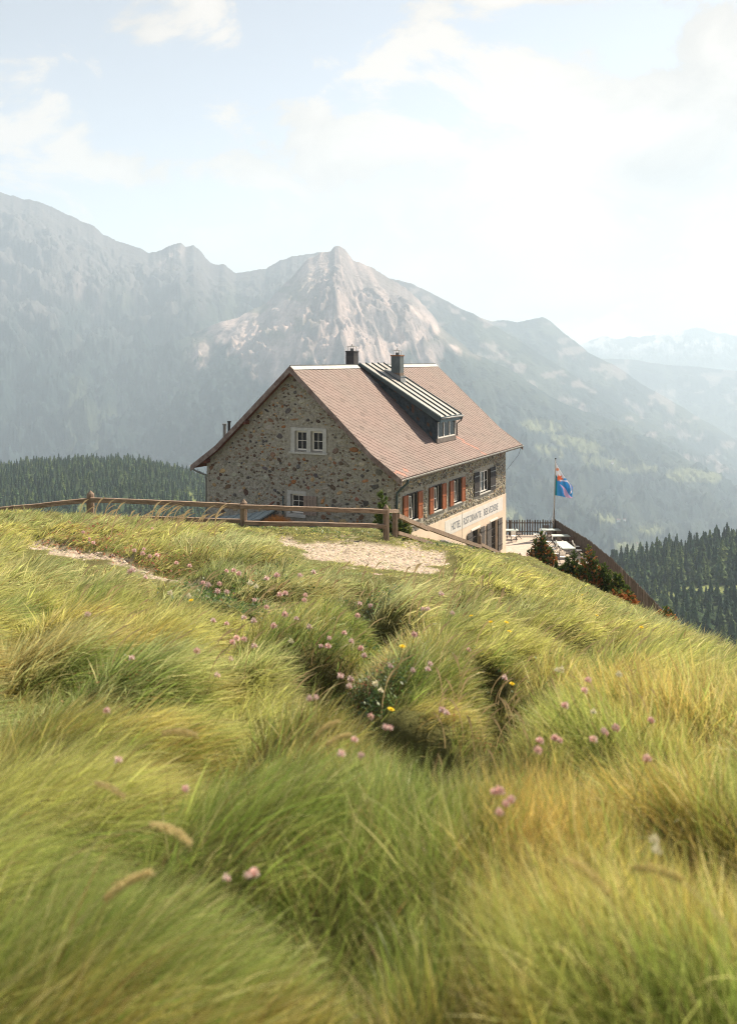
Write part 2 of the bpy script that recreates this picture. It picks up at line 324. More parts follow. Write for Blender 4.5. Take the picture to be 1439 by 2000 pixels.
# ------------------------------------------------------------------ terrain beyond: knolls, valley, mountains
M['forest_floor'] = mat('forest_floor', attr='Col', rough=.95, noise=(.03, .3, 8), spec=.05)
M['mountain'] = mat('mountain_rock_and_forest', attr='Col', rough=.95, noise=(.055, .22, 10), bump=(.045, .7, 8), spec=.05)
def sheet(name, ridge, Dr, Df, pyf, amp, gul, colfn, n_az=700, n_t=220, prof=.85, jag=1.2, seed=0, azl=(-.62, .62), back=.35, Dfn=None):
    rp = np.array(ridge, float); a = np.linspace(azl[0], azl[1], n_az); px = 719.5 + F * a; pyr = np.interp(px, rp[:, 0], rp[:, 1])
    pyr = pyr + jag * 7 * (fbm(a * 60 + seed, a * 0 + seed, 6, .68) - .5)
    dr = Dr if Dfn is None else np.interp(px, *zip(*Dfn))
    tt = np.concatenate([[-1.0], np.linspace(0, 1, n_t) ** 1.15]); A, T = np.meshgrid(a, tt); PR = np.broadcast_to(pyr, A.shape); DR = np.broadcast_to(dr, A.shape).astype(float)
    Tp = np.clip(T, 0, 1); D = DR + (Df - DR) * Tp
    zr = -(PR - YH) / F * DR; zf = -(pyf - YH) / F * Df
    z = zr + (zf - zr) * Tp ** prof
    Xc, Yc = A * D, D
    env = np.clip(Tp * 6, 0, 1) * np.clip((1 - Tp) * 5, .15, 1)
    wq = 3.2 * (fbm(A * 7 + 3, Tp * 5 + seed, 4) - .5)
    g = .55 * ridged(A * gul * .6 + seed + wq, Tp * gul * .22 + seed + wq * .7, 6, .6) + .45 * ridged(A * gul * 1.1 + Tp * gul * .35, Tp * gul * .5 - A * gul * .4 + seed, 6, .6) - .55
    f2 = fbm(Xc / amp / 5 + seed, Yc / amp / 5, 6, .55) - .5
    z = z + env * (amp * (1.9 * g + 1.2 * f2) + 26 * (ridged(Xc / 170 + wq, Yc / 110 + wq, 4, .6) - .6))
    bk = T < 0
    D2 = np.where(bk, DR * (1 + back * .3), D); z = np.where(bk, zr - DR * .25 * back - 300 * back, z); Xc = np.where(bk, A * D2, Xc); Yc = D2
    PX = 719.5 + F * A; PY = YH - F * z / Yc
    col = colfn(PX, PY, Tp, g, f2, A)
    nr, nc = A.shape; idx = np.arange(nr * nc).reshape(nr, nc); qd = np.stack([idx[:-1, :-1], idx[1:, :-1], idx[1:, 1:], idx[:-1, 1:]], -1).reshape(-1, 4)
    me = fast_mesh(name, np.stack([Xc.ravel(), Yc.ravel(), z.ravel()], 1), qd, col=col.reshape(-1, 3), mats=[M['mountain']])
    o = link(name, me); tag(o, kind='structure'); return (Xc, Yc, z)
def mixc(a, b, m): return np.asarray(a) * (1 - m[..., None]) + np.asarray(b) * m[..., None]
FOR, GRS, ROCK, SCREE = (.016, .028, .028), (.075, .088, .055), (.105, .092, .092), (.34, .265, .24)
def gauss(PX, PY, x, y, rx, ry, rot=0):
    c, s = math.cos(R(rot)), math.sin(R(rot)); u = (PX - x) * c + (PY - y) * s; v = -(PX - x) * s + (PY - y) * c
    return np.exp(-((u / rx) ** 2 + (v / ry) ** 2))
def col_left(PX, PY, T, g, f2, A):
    n = fbm(A * 60, PY * .02, 5)
    rock = .8 * sstep(-70, 90, np.interp(PX, [0, 145, 300, 400, 480, 560, 640], [640, 620, 600, 590, 600, 620, 600]) - PY + 160 * (n - .5) + 60 * g)
    c = mixc(FOR, ROCK, rock); c = mixc(c, GRS, .5 * sstep(.52, .7, fbm(A * 25 + 4, PY * .012, 4)) * sstep(520, 600, PY))
    sc = gauss(PX, PY, 335, 503, 26, 9, -38) + .6 * gauss(PX, PY, 395, 690, 22, 22) + .5 * gauss(PX, PY, 470, 690, 22, 14) + .35 * gauss(PX, PY, 155, 600, 8, 60)
    return mixc(c, SCREE, np.clip(sc * (n > .42) * 1.2, 0, 1))
LEFT = [(-400, 385), (0, 376), (100, 402), (145, 423), (160, 431), (185, 441), (200, 455), (215, 462), (240, 475), (262, 480), (290, 494), (305, 492), (330, 482), (352, 475), (362, 480), (378, 478), (392, 490), (400, 500), (415, 513), (440, 517), (462, 531), (475, 533), (520, 526), (550, 506), (585, 496), (625, 493), (700, 520), (780, 640), (1000, 900), (1500, 1300)]
sheet('mountain_range', LEFT, 5300, 2500, 1150, 210, 22, col_left, jag=1.6, seed=3, azl=(-.62, .12))
def col_peak(PX, PY, T, g, f2, A):
    n = fbm(A * 90, PY * .012 + A * 20, 5); ph_ = np.arctan2(PX - 655, np.maximum(PY - 440, 5)); rr_ = np.hypot(PX - 655, PY - 440); n2 = fbm(ph_ * 15 + 9, rr_ * .012, 5); n = .45 * n + .55 * fbm(ph_ * 22 + 40, rr_ * .009, 5, .6)
    line = np.interp(PX, [400, 430, 500, 540, 600, 640, 700, 740, 800, 830, 870, 910, 930, 1000], [635, 660, 720, 760, 700, 715, 715, 735, 700, 715, 690, 690, 640, 590])
    rock = sstep(-14, 14, line - PY + 110 * (n - .5) + 25 * g)
    c = mixc(FOR, mixc(ROCK, SCREE, .35 + .65 * sstep(.42, .62, n2)), rock)
    # scree chutes; broad ones left of the summit also paint the spur's sunlight
    ch = np.zeros_like(PX)
    for x0, y0, x1, y1, w in ((800, 600, 915, 692, 5), (840, 640, 900, 690, 4), (540, 690, 540, 735, 6), (812, 650, 826, 708, 5), (735, 660, 765, 715, 6), (700, 680, 720, 712, 4), (625, 500, 560, 600, 16), (560, 600, 535, 680, 18), (600, 560, 560, 690, 10), (655, 640, 640, 712, 5), (592, 640, 578, 722, 5), (765, 630, 805, 712, 5), (850, 650, 935, 700, 4), (440, 632, 520, 600, 9), (395, 680, 390, 705, 14), (470, 660, 500, 640, 10)):
        t_ = np.clip(((PX - x0) * (x1 - x0) + (PY - y0) * (y1 - y0)) / ((x1 - x0) ** 2 + (y1 - y0) ** 2), 0, 1)
        ch = np.maximum(ch, np.exp(-(np.hypot(PX - x0 - t_ * (x1 - x0), PY - y0 - t_ * (y1 - y0)) / w) ** 2))
    c = mixc(c, (.50, .38, .33), np.clip(ch * 1.0 * sstep(.34, .52, n), 0, 1))
    gr = sstep(.50, .64, fbm(A * 30 + 2, PY * .03, 4)) * sstep(640, 560, PX) * sstep(700, 640, PY) * sstep(470, 600, PY)
    c = mixc(c, GRS, gr * .8)
    # light larch forest and meadows on the lower right slope
    fl = sstep(.46, .62, fbm(A * 45 + 7, PY * .03 - A * 18, 5)) * sstep(700, 900, PX)
    c = mixc(c, (.038, .05, .036), fl * .8)
    md = np.zeros_like(PX)
    for x, y, rx, ry, ro in ((1062, 832, 48, 12, 8), (1130, 868, 60, 12, 12), (1190, 905, 60, 11, 10), (1240, 915, 50, 8, 0), (1185, 1010, 26, 9, 10), (1075, 880, 30, 8, 15), (1225, 1070, 40, 12, 10), (1100, 858, 24, 9, 8), (1000, 1010, 30, 16, 30), (1270, 1035, 30, 8, 5), (1270, 800, 30, 8, 20),(1350,930,60,14,5)):
        md = np.maximum(md, gauss(PX, PY, x, y, rx, ry, ro))
    c = mixc(c, (.145, .155, .08), sstep(.34, .50, md + .55 * (fbm(A * 70, PY * .05, 4) - .5)))
    return c
PEAK = [(-400, 900), (300, 690), (400, 640), (415, 634), (440, 627), (480, 613), (520, 590), (545, 565), (575, 535), (600, 508), (625, 494), (645, 491), (652, 481), (662, 479), (675, 487), (682, 497), (690, 508), (705, 512), (720, 519), (745, 534), (760, 543), (790, 560), (815, 585), (840, 612), (870, 648), (925, 690), (992, 722), (1054, 762), (1117, 796), (1200, 822), (1300, 872), (1439, 950), (1900, 1150)]
PK = sheet('central_peak', PEAK, 4200, 1500, 1450, 150, 26, col_peak, n_az=900, n_t=330, jag=1.5, seed=11)
def col_mid(PX, PY, T, g, f2, A):
    n = fbm(A * 45 + 5, PY * .03 - A * 20, 5); c = mixc(FOR, GRS, .5 * sstep(.45, .62, n)); c = mixc(c, ROCK, sstep(640, 560, PY) * .8)
    return mixc(c, SCREE, sstep(.62, .7, fbm(A * 60, PY * .06, 3)) * .5)
sheet('long_ridge', [(-400, 1200), (600, 620), (700, 542), (745, 540), (780, 547), (810, 557), (850, 576), (900, 602), (925, 613), (990, 650), (1060, 695), (1130, 738), (1200, 785), (1298, 842), (1439, 925), (1900, 1150)], 5200, 3300, 1150, 150, 20, col_mid, n_az=600, n_t=160, jag=.8, seed=23, azl=(-.1, .62))
sheet('far_ridge', [(-400, 1200), (820, 640), (880, 606), (925, 615), (960, 627), (985, 626), (1010, 629), (1040, 622), (1058, 619), (1075, 628), (1100, 649), (1130, 672), (1150, 690), (1200, 714), (1260, 754), (1298, 775), (1439, 860), (1900, 1100)], 6300, 4600, 1000, 150, 20, col_mid, n_az=500, n_t=120, jag=.8, seed=31, azl=(0, .62))
def col_far(PX, PY, T, g, f2, A): return mixc((.06, .08, .07), (.5, .48, .48), sstep(.5, .6, fbm(A * 90, PY * .08, 4)) * sstep(700, 672, PY))
sheet('distant_range', [(-400, 800), (1000, 720), (1130, 673), (1150, 666), (1175, 657), (1185, 656), (1200, 662), (1215, 660), (1230, 655), (1245, 660), (1260, 657), (1280, 655), (1298, 652), (1360, 640), (1439, 655), (1900, 640)], 11500, 9500, 800, 200, 30, col_far, n_az=500, n_t=80, jag=1.2, seed=41, azl=(.1, .62))
sheet('distant_foothill', [(-400, 900), (1000, 730), (1160, 700), (1200, 701), (1240, 703), (1298, 712), (1360, 716), (1439, 725), (1900, 760)], 8600, 7000, 900, 150, 20, col_mid, n_az=400, n_t=80, jag=.6, seed=47, azl=(.1, .62))
# valley floor under everything
vb = MB(); vb.poly([(-13000, -300, -1150), (13000, -300, -1150), (13000, 13500, -1150), (-13000, 13500, -1150)], 0, (.05, .08, .04)); tag(vb.build('valley_floor', M['mountain'], attr=True), kind='structure')

# forested knolls
def knoll(name, ridge, Dr, Df, pyf, azl, amp, meadow, n=(160, 90)):
    rp = np.array(ridge, float); a = np.linspace(*azl, n[0]); pr = np.interp(719.5 + F * a, rp[:, 0], rp[:, 1]); tt = np.concatenate([[-.25], np.linspace(0, 1, n[1])])
    A, T = np.meshgrid(a, tt); Tp = np.clip(T, 0, 1); D = Dr + (Df - Dr) * T; zr = -(pr[None] - YH) / F * Dr; zf = -(pyf - YH) / F * Df
    z = zr + (zf - zr) * Tp ** 1.25 + amp * (fbm(A * D / (amp * 9), D / (amp * 9), 4) - .5) * np.clip(Tp * 4, 0, 1); z = np.where(T < 0, zr - 60, z)
    PX = 719.5 + F * A; PY = YH - F * z / D; md = np.zeros_like(z)
    for x, y, rx, ry, ro in meadow: md = np.maximum(md, gauss(PX, PY, x, y, rx, ry, ro))
    md = sstep(.3, .5, md); col = mixc((.035, .055, .025), (.15, .17, .06), md)
    nr, nc = A.shape; idx = np.arange(nr * nc).reshape(nr, nc); qd = np.stack([idx[:-1, :-1], idx[1:, :-1], idx[1:, 1:], idx[:-1, 1:]], -1).reshape(-1, 4)
    me = fast_mesh(name, np.stack([(A * D).ravel(), D.ravel(), z.ravel()], 1), qd, col=col.reshape(-1, 3), mats=[M['forest_floor']])
    tag(link(name, me), kind='structure'); return a, tt, (A * D), D, z, md
KL = knoll('left_forest_hill', [(-600, 935), (0, 912), (80, 901), (145, 899), (235, 899), (285, 904), (335, 915), (375, 926), (406, 936), (500, 968), (600, 1000), (760, 1060)], 900, 450, 1120, (-.62, .02), 18, [(372, 972, 20, 6, 60), (175, 998, 30, 9, 25)])
KR = knoll('right_forest_hill', [(950, 1200), (1100, 1130), (1180, 1108), (1220, 1092), (1260, 1082), (1298, 1074), (1360, 1060), (1439, 1045), (1900, 1000)], 640, 330, 1390, (.12, .62), 14, [(1290, 1160, 60, 7, 4), (1400, 1150, 80, 8, 0)])
M['conifer'] = mat('conifer_needles', attr='Col', rough=.9, trans=.15, spec=.1)
M['bark'] = wood('tree_bark', (.05, .035, .025), (.12, .09, .07))
def conifer_arrays(seed, tiers=9, spikes=9):
    rg = np.random.default_rng(seed); fat = (1, .8, 1.25, .9, 1.1, .7, 1.3, 1.0, 1.15)[seed % 9]; tone = ((.030, .058, .030), (.026, .050, .028), (.036, .066, .028), (.030, .055, .034), (.075, .105, .035), (.028, .052, .026), (.060, .090, .034), (.024, .046, .028), (.045, .075, .03))[seed % 9]; V = []; T = []; C = []
    for i in range(tiers):
        f = i / tiers; zt = .12 + .88 * (f + 1.25 / tiers); zb = .10 + .88 * f; r = fat * (.22 * (1 - f) ** .8 + .012) * (.75 + .5 * rg.random())
        for j in range(spikes):
            a = 2 * math.pi * (j + rg.random() * .8) / spikes + i; rr = r * rg.uniform(.7, 1.25); w = .9 * math.pi / spikes * rr * 1.5 + .006; n = len(V)
            ca, sa = math.cos(a), math.sin(a); zo = zb + rg.uniform(-.02, .02)
            V += [(0, 0, min(zt, 1) + rg.uniform(-.01, .01)), (ca * rr * .6 - sa * w, sa * rr * .6 + ca * w, zo + .02), (ca * rr, sa * rr, zo - .015), (ca * rr * .6 + sa * w, sa * rr * .6 - ca * w, zo + .02)]
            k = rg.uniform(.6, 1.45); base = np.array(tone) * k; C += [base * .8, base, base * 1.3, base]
            T += [(n, n + 1, n + 2), (n, n + 2, n + 3)]
    return np.array(V), np.array(T), np.array(C)
CT = [conifer_arrays(s) for s in range(9)]
trunk_mb = MB(); trunk_mb.tube([(0, 0, -.06), (0, 0, .18), (0, 0, .95)], [.018, .014, .003], 6); 
def scatter_knoll(K, step, ht, seed, dens=1.0, fr=(0, 1)):
    a, tt, Xc, Dc, z, md = K; rg = np.random.default_rng(seed); out_ = []
    D0, D1 = Dc[1, 0], Dc[-1, 0]; D = D0
    nA = len(a); nT = len(tt) - 1
    while D > D1:
        xs = np.arange(a[0] * D, a[-1] * D, step)
        for x in xs:
            xx = x + rg.uniform(-.5, .5) * step; d = D + rg.uniform(-.5, .5) * step
            if rg.random() > dens: continue
            fi = (xx / d - a[0]) / (a[-1] - a[0]) * (nA - 1); fj = (D0 - d) / (D0 - D1) * (nT - 1) + 1
            if not (0 <= fi < nA - 1 and 1 <= fj < nT): continue
            i, j = int(fi), int(fj); zz = z[j, i] * (1 - (fj - j)) + z[j + 1, i] * (fj - j)
            if md[j, i] > .4: continue
            out_.append((xx, d, float(zz), ht * rg.uniform(.45, 1.15) ** 1.0))
        D -= step
    return out_
def hidden(x, y, z):          # behind the near hill or the hotel as the photo shows it, or out of frame
    px = 719.5 + F * x / y; py = YH - F * z / y
    sk = np.interp(px, [0, 145, 400, 407, 987, 1100, 1150, 1200, 1240, 1298, 1439], [1000, 1012, 1010, 700, 1085, 1040, 1056, 1094, 1140, 1200, 1290])
    return px < -30 or px > 1470 or py > sk + 6
TL = [p for p in scatter_knoll(KL, 5.6, 7.6, 5) if not (719.5 + F * p[0] / p[1] > 520 )]
TR_ = [p for p in scatter_knoll(KR, 6.2, 11.5, 6)]
visL = sorted([p for p in TL if not hidden(p[0], p[1], p[2] + p[3])], key=lambda p: p[1]); visR = sorted([p for p in TR_ if not hidden(p[0], p[1], p[2] + p[3])], key=lambda p: p[1])
print('trees', len(TL), len(visL), len(TR_), len(visR))
IND_R = visR[:170]; IND_L = visL[:130]
cm = []
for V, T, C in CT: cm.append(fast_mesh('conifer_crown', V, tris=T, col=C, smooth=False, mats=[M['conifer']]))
trunk_o = trunk_mb.build('trunk', M['bark']); trunk_me = trunk_o.data; bpy.data.objects.remove(trunk_o)
rg = random.Random(3)
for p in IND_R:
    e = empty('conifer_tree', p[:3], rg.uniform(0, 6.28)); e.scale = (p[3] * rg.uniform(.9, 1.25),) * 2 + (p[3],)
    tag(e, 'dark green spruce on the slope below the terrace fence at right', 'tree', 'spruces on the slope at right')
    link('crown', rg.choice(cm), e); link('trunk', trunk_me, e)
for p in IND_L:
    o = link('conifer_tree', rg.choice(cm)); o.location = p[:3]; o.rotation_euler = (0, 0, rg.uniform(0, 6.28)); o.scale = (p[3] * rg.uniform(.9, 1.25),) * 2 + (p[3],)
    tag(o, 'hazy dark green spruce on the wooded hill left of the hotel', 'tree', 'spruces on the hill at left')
def forest(name, pts, seed):
    rg = np.random.default_rng(seed); VV = []; TT = []; CC = []; n = 0
    for (x, y, z_, h_) in pts:
        V, T, C = CT[rg.integers(9)]; a = rg.uniform(0, 6.28); c, s = math.cos(a), math.sin(a); w = rg.uniform(.9, 1.25)
        VV.append(np.stack([(V[:, 0] * c - V[:, 1] * s) * h_ * w + x, (V[:, 0] * s + V[:, 1] * c) * h_ * w + y, V[:, 2] * h_ + z_], 1)); TT.append(T + n); CC.append(C * rg.uniform(.75, 1.3)); n += len(V)
    me = fast_mesh(name, np.concatenate(VV), tris=np.concatenate(TT), col=np.concatenate(CC), smooth=False, mats=[M['conifer']]); return tag(link(name, me), kind='stuff')
sR, sL = set(IND_R), set(IND_L)
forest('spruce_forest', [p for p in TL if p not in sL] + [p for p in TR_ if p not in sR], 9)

# ------------------------------------------------------------------ the stone hotel
TH = .473; UD = np.array([math.sin(TH), math.cos(TH)]); VD = np.array([-math.cos(TH), math.sin(TH)]); OX, OY = 1.320, 48.710; BASE = -14.7
HL, HW, RV = 19.09, 12.46, 6.232                      # wall length, wall width, ridge position across
def roofz(v):
    v = v if v <= RV else 2 * RV - v
    if v < 1.02: return -6.45 + (v + .68) / 1.70 * 1.20
    return -5.25 + (v - 1.02) / (RV - 1.02) * 4.75
hotel = empty('mountain_hotel', (OX, OY, BASE), math.pi / 2 - TH)
tag(hotel, 'stone hotel with brown tiled gable roof, orange shutters and painted name sign below the hill', 'building')
def hb(mb, name, mats, parent=None, **k):
    o = mb.build(name, mats, parent or hotel, **k)
    if parent is None: o.location = (0, 0, -BASE)
    return o
def hotel_ray(px, py): d = np.array([(px - 719.5) / F, 1.]); return d, -(py - YH) / F
def on_u(px, py, u):
    d, s = hotel_ray(px, py); o = np.array([OX, OY]) + u * UD; t = (o @ UD) / (d @ UD); q = d * t - np.array([OX, OY]); return q @ VD, s * t
def on_v(px, py, v):
    d, s = hotel_ray(px, py); o = np.array([OX, OY]) + v * VD; t = (o @ VD) / (d @ VD); q = d * t - np.array([OX, OY]); return q @ UD, s * t
M['mortar'] = mat('rubble_wall_mortar', (.375, .345, .29), .95, noise=(5.5, .32, 10), bump=(9, 1.0, .12), spec=.1)
M['stones'] = mat('wall_stones', attr='Col', rough=.85, noise=(14, .35, 6), bump=(20, .7, .03), spec=.2)
M['plaster'] = mat('cream_plaster', (.66, .53, .41), .9, noise=(1.1, .13, 8), bump=(12, .35, .02), spec=.1)
M['reveal'] = mat('grey_render', (.42, .41, .38), .9, noise=(6, .12, 6), bump=(30, .3, .01), spec=.1)
M['concrete'] = mat('concrete_trim', (.46, .45, .42), .85, noise=(5, .15, 7), bump=(25, .3, .01), spec=.15)
M['white_paint'] = mat('white_window_paint', (.74, .70, .64), .5, noise=(4, .06, 3))
M['glass'] = mat('dark_window_glass', (.012, .013, .014), .12, spec=.22)
M['curtain'] = mat('window_curtain', (.55, .52, .45), .9, noise=(8, .2, 3))
M['orange'] = mat('orange_shutter_paint', (.27, .083, .03), .65, noise=(5, .16, 5), spec=.25)
M['orange_dark'] = mat('shutter_groove', (.10, .03, .012), .8)
M['dark_shutter_jamb_shade'] = wood('dark_shutter_wood_jamb_shade', (.022, .020, .022), (.07, .062, .06))
M['grey_shutter'] = wood('grey_shutter_wood', (.055, .05, .048), (.15, .135, .125))
M['barge'] = wood('weathered_bargeboard', (.12, .075, .06), (.30, .245, .225), (5, 1.2, 1.2))
M['oldplank'] = wood('weathered_plank', (.20, .14, .11), (.40, .32, .27), (5, 5, 1))
M['redwood'] = wood('red_brown_soffit', (.10, .03, .02), (.22, .08, .05))
M['tile'] = mat('brown_fibre_tiles', attr='Col', rough=.75, noise=(18, .12, 5), spec=.25)
M['zinc'] = mat('zinc_sheet', (.20, .20, .195), .5, noise=(2.5, .2, 6), metal=.35, spec=.4)
M['gutter_zinc'] = mat('pale_gutter', (.46, .45, .42), .5, noise=(2.5, .2, 6), metal=.2, spec=.4)
M['seam_roof'] = mat('pale_seamed_metal', (.33, .305, .28), .38, noise=(.8, .13, 5), metal=.35, spec=.5)
M['teal_metal'] = mat('dark_teal_metal', (.055, .085, .095), .45, noise=(3, .2, 5), metal=.2, spec=.4)
M['rusty'] = mat('rust_streaked_flue', attr='Col', rough=.7, noise=(4, .35, 8, (3, 3, .6)), spec=.3)
M['slate'] = mat('cheek_slates', attr='Col', rough=.8, noise=(7, .3, 6), spec=.2)
M['black_metal'] = mat('black_metal', (.025, .025, .028), .5, metal=.3)
M['sign'] = mat('sign_background', (.62, .59, .55), .85, noise=(2.2, .10, 7), spec=.1)
M['letter'] = mat('painted_letters', (.17, .185, .205), .8, noise=(6, .35, 5))

def wall_plane(mb, fmap, s0, s1, zb, top, holes, m, rev=None, depth=.24, brk=()):
    ss = sorted(set([s0, s1] + [x for h in holes for x in h[:2]] + list(brk)))
    for a, b in zip(ss, ss[1:]):
        mid = (a + b) / 2; hs = sorted([h for h in holes if h[0] < mid < h[1]], key=lambda h: h[2]); z = zb
        for h in hs:
            mb.poly([fmap(a, z, 0), fmap(b, z, 0), fmap(b, h[2], 0), fmap(a, h[2], 0)], m); z = h[3]
        mb.poly([fmap(a, z, 0), fmap(b, z, 0), fmap(b, top(b), 0), fmap(a, top(a), 0)], m)
    for (a, b, z0, z1) in holes:
        r = m if rev is None else rev
        for p, q in (((a, z0), (b, z0)), ((b, z0), (b, z1)), ((b, z1), (a, z1)), ((a, z1), (a, z0))):
            mb.poly([fmap(*p, 0), fmap(*q, 0), fmap(*q, depth), fmap(*p, depth)], r)
fac = lambda s, z, d: (s, d, z)             # long facade, faces -v
gab = lambda s, z, d: (d, s, z)             # near gable, faces -u
far_g = lambda s, z, d: (HL - d, s, z); bck = lambda s, z, d: (s, HW - d, z)
UP_W = [(1.84, 3.20), (5.49, 6.82), (8.70, 10.05), (13.42, 15.57)]; ZT, ZB = -7.72, -9.20
GR_W = [(11.95, 13.51, -13.4, -11.5), (15.66, 17.15, -13.75, -11.5)]
f_holes = [(a, b, ZB, ZT) for a, b in UP_W]
g_holes = [(4.36, 5.14, -5.30, -4.16), (5.42, 6.20, -5.30, -4.16), (5.60, 6.50, -8.92, -7.80)]
PLZ = -9.90
wm = MB()
wall_plane(wm, fac, 0, HL, PLZ, lambda s: roofz(0) - .16, f_holes, 0, 4)  # upper window reveals in dark shutter wood, painting in the shade on the jambs
wall_plane(wm, lambda s, z, d: (s, d - .03, z), 0, HL, -15.6, lambda s: PLZ, [(a, b, c, d) for a, b, c, d in GR_W], 1, 1)
wm.poly([(0, -.03, PLZ), (HL, -.03, PLZ), (HL, 0, PLZ), (0, 0, PLZ)], 1)
wall_plane(wm, gab, 0, HW, -15.6, lambda s: roofz(s) - .16, g_holes, 0, 2, brk=(1.02, RV, 2 * RV - 1.02))
wall_plane(wm, far_g, 0, HW, -15.6, lambda s: roofz(s) - .16, [], 0, brk=(1.02, RV, 2 * RV - 1.02))
wall_plane(wm, bck, 0, HL, -15.6, lambda s: roofz(HW) - .16, [], 0)
# rubble stones set in the mortar
PAL = [((.10, .09, .085), 2.2), ((.16, .12, .09), 4), ((.20, .125, .08), 3), ((.28, .13, .06), 1), ((.40, .28, .15), 1.7), ((.32, .295, .245), 8), ((.10, .065, .05), 2), ((.44, .34, .22), .8), ((.27, .235, .18), 5), ((.36, .33, .27), 7)]
def stones(mb, fmap, s0, s1, z0, ztop, holes, n, seed, pal, specials=(), smin=.07, smax=.21):
    rg = random.Random(seed); placed = []; ws = [w for _, w in pal]; cs = [c for c, _ in pal]
    def put(s, z, w, h, c):
        k = rg.randint(6, 8); ph = rg.random() * 6.28; tilt = rg.uniform(-.5, .5); pts = []
        for i in range(k):
            a = 2 * math.pi * i / k; r = rg.uniform(.66, 1.25); x = math.cos(a) * w * r; y = math.sin(a) * h * r
            pts.append((s + x * math.cos(tilt) - y * math.sin(tilt), z + x * math.sin(tilt) + y * math.cos(tilt)))
        kc = rg.uniform(.75, 1.25); c = tuple(v * kc * rg.uniform(.96, 1.04) for v in c)
        b = len(mb.v); mb.v += [fmap(x, y, -.002) for x, y in pts] + [fmap(s + (x - s) * .72, z + (y - z) * .72, -.035 - .02 * rg.random()) for x, y in pts] + [fmap(s, z, -.045)]
        for i in range(k):
            j = (i + 1) % k
            mb.f += [(b + i, b + j, b + k + j, b + k + i), (b + k + i, b + k + j, b + 2 * k)]; mb.m += [3, 3]; mb.c += [c, c]
        placed.append((s, z, max(w, h)))
    for (s, z, w, h, c) in specials:
        put(s, z, w * .82, h * .82, tuple(.72 * a + .28 * b for a, b in zip(c, (.28, .22, .17))))
    t = 0
    while len(placed) < n and t < n * 60:
        t += 1; s = rg.uniform(s0 + .15, s1 - .15); z = rg.uniform(z0, -.8); w = smin + (smax - smin) * rg.random() ** 2.2; h = w * rg.uniform(.45, .85)
        if z > ztop(s) - w - .12: continue
        if any(a - w - .12 < s < b + w + .12 and c - w - .1 < z < d + w + .1 for a, b, c, d in holes): continue
        if any((s - p[0]) ** 2 + (1.25 * (z - p[1])) ** 2 < (.80 * (w + p[2])) ** 2 for p in placed): continue
        put(s, z, w, h, rg.choices(cs, ws)[0])
sp_ = []
for px, py, w, h, c in ((691, 879, .34, .2, (.36, .13, .04)), (630, 979, .18, .22, (.40, .16, .04)), (575, 819, .34, .08, (.42, .22, .09)), (483, 876, .22, .16, (.13, .045, .025)), (571, 755, .2, .12, (.40, .20, .07)),
                        (533, 889, .27, .22, (.24, .15, .09)), (582, 912, .2, .18, (.06, .065, .085)), (518, 915, .26, .12, (.055, .06, .08)), (565, 907, .14, .13, (.28, .13, .06)), (617, 929, .22, .14, (.05, .055, .075)), (556, 775, .18, .07, (.05, .05, .06)), (613, 915, .24, .18, (.22, .16, .11)),
                        (696, 975, .17, .14, (.24, .07, .04)), (530, 984, .36, .1, (.22, .08, .05)), (480, 839, .18, .12, (.42, .30, .16)), (645, 896, .2, .16, (.46, .36, .24)), (714, 939, .3, .1, (.38, .18, .07)), (427, 934, .22, .17, (.18, .11, .08)), (740, 923, .27, .26, (.16, .155, .15)), (474, 944, .2, .14, (.19, .12, .09)),
                        (525, 870, .1, .06, (.3, .1, .07)), (602, 953, .18, .18, (.19, .06, .04)), (620, 959, .2, .16, (.40, .29, .16)), (537, 958, .2, .13, (.05, .055, .07))):
    v, z = on_u(px, py, 0); sp_.append((v, z, w, h, c))
hole_g = [(4.0, 6.6, -5.5, -3.95), (4.7, 6.75, -9.15, -7.6)]
stones(wm, gab, 0, HW, -10.6, lambda s: roofz(s) - .2, hole_g, 1300, 5, PAL, sp_, .075, .25)
hole_f = [(a - .75, b + .75, ZB - .15, ZT + .12) for a, b in UP_W]
PALF = [((.26, .235, .18), 5), ((.19, .17, .14), 4), ((.40, .31, .19), 1.4), ((.32, .28, .20), 4), ((.11, .10, .085), 1.2), ((.18, .10, .07), .6)]
stones(wm, fac, 0, HL, PLZ + .1, lambda s: roofz(0) - .2, hole_f, 1100, 6, PALF, [(17.9, -6.95, .16, .26, (.13, .05, .035))], .08, .24)
for i, mm in enumerate(wm.c):
    if mm is None: wm.c[i] = (.4, .4, .4)
hb(wm, 'wall', [M['mortar'], M['plaster'], M['reveal'], M['stones'], M['dark_shutter_jamb_shade']], attr=True)

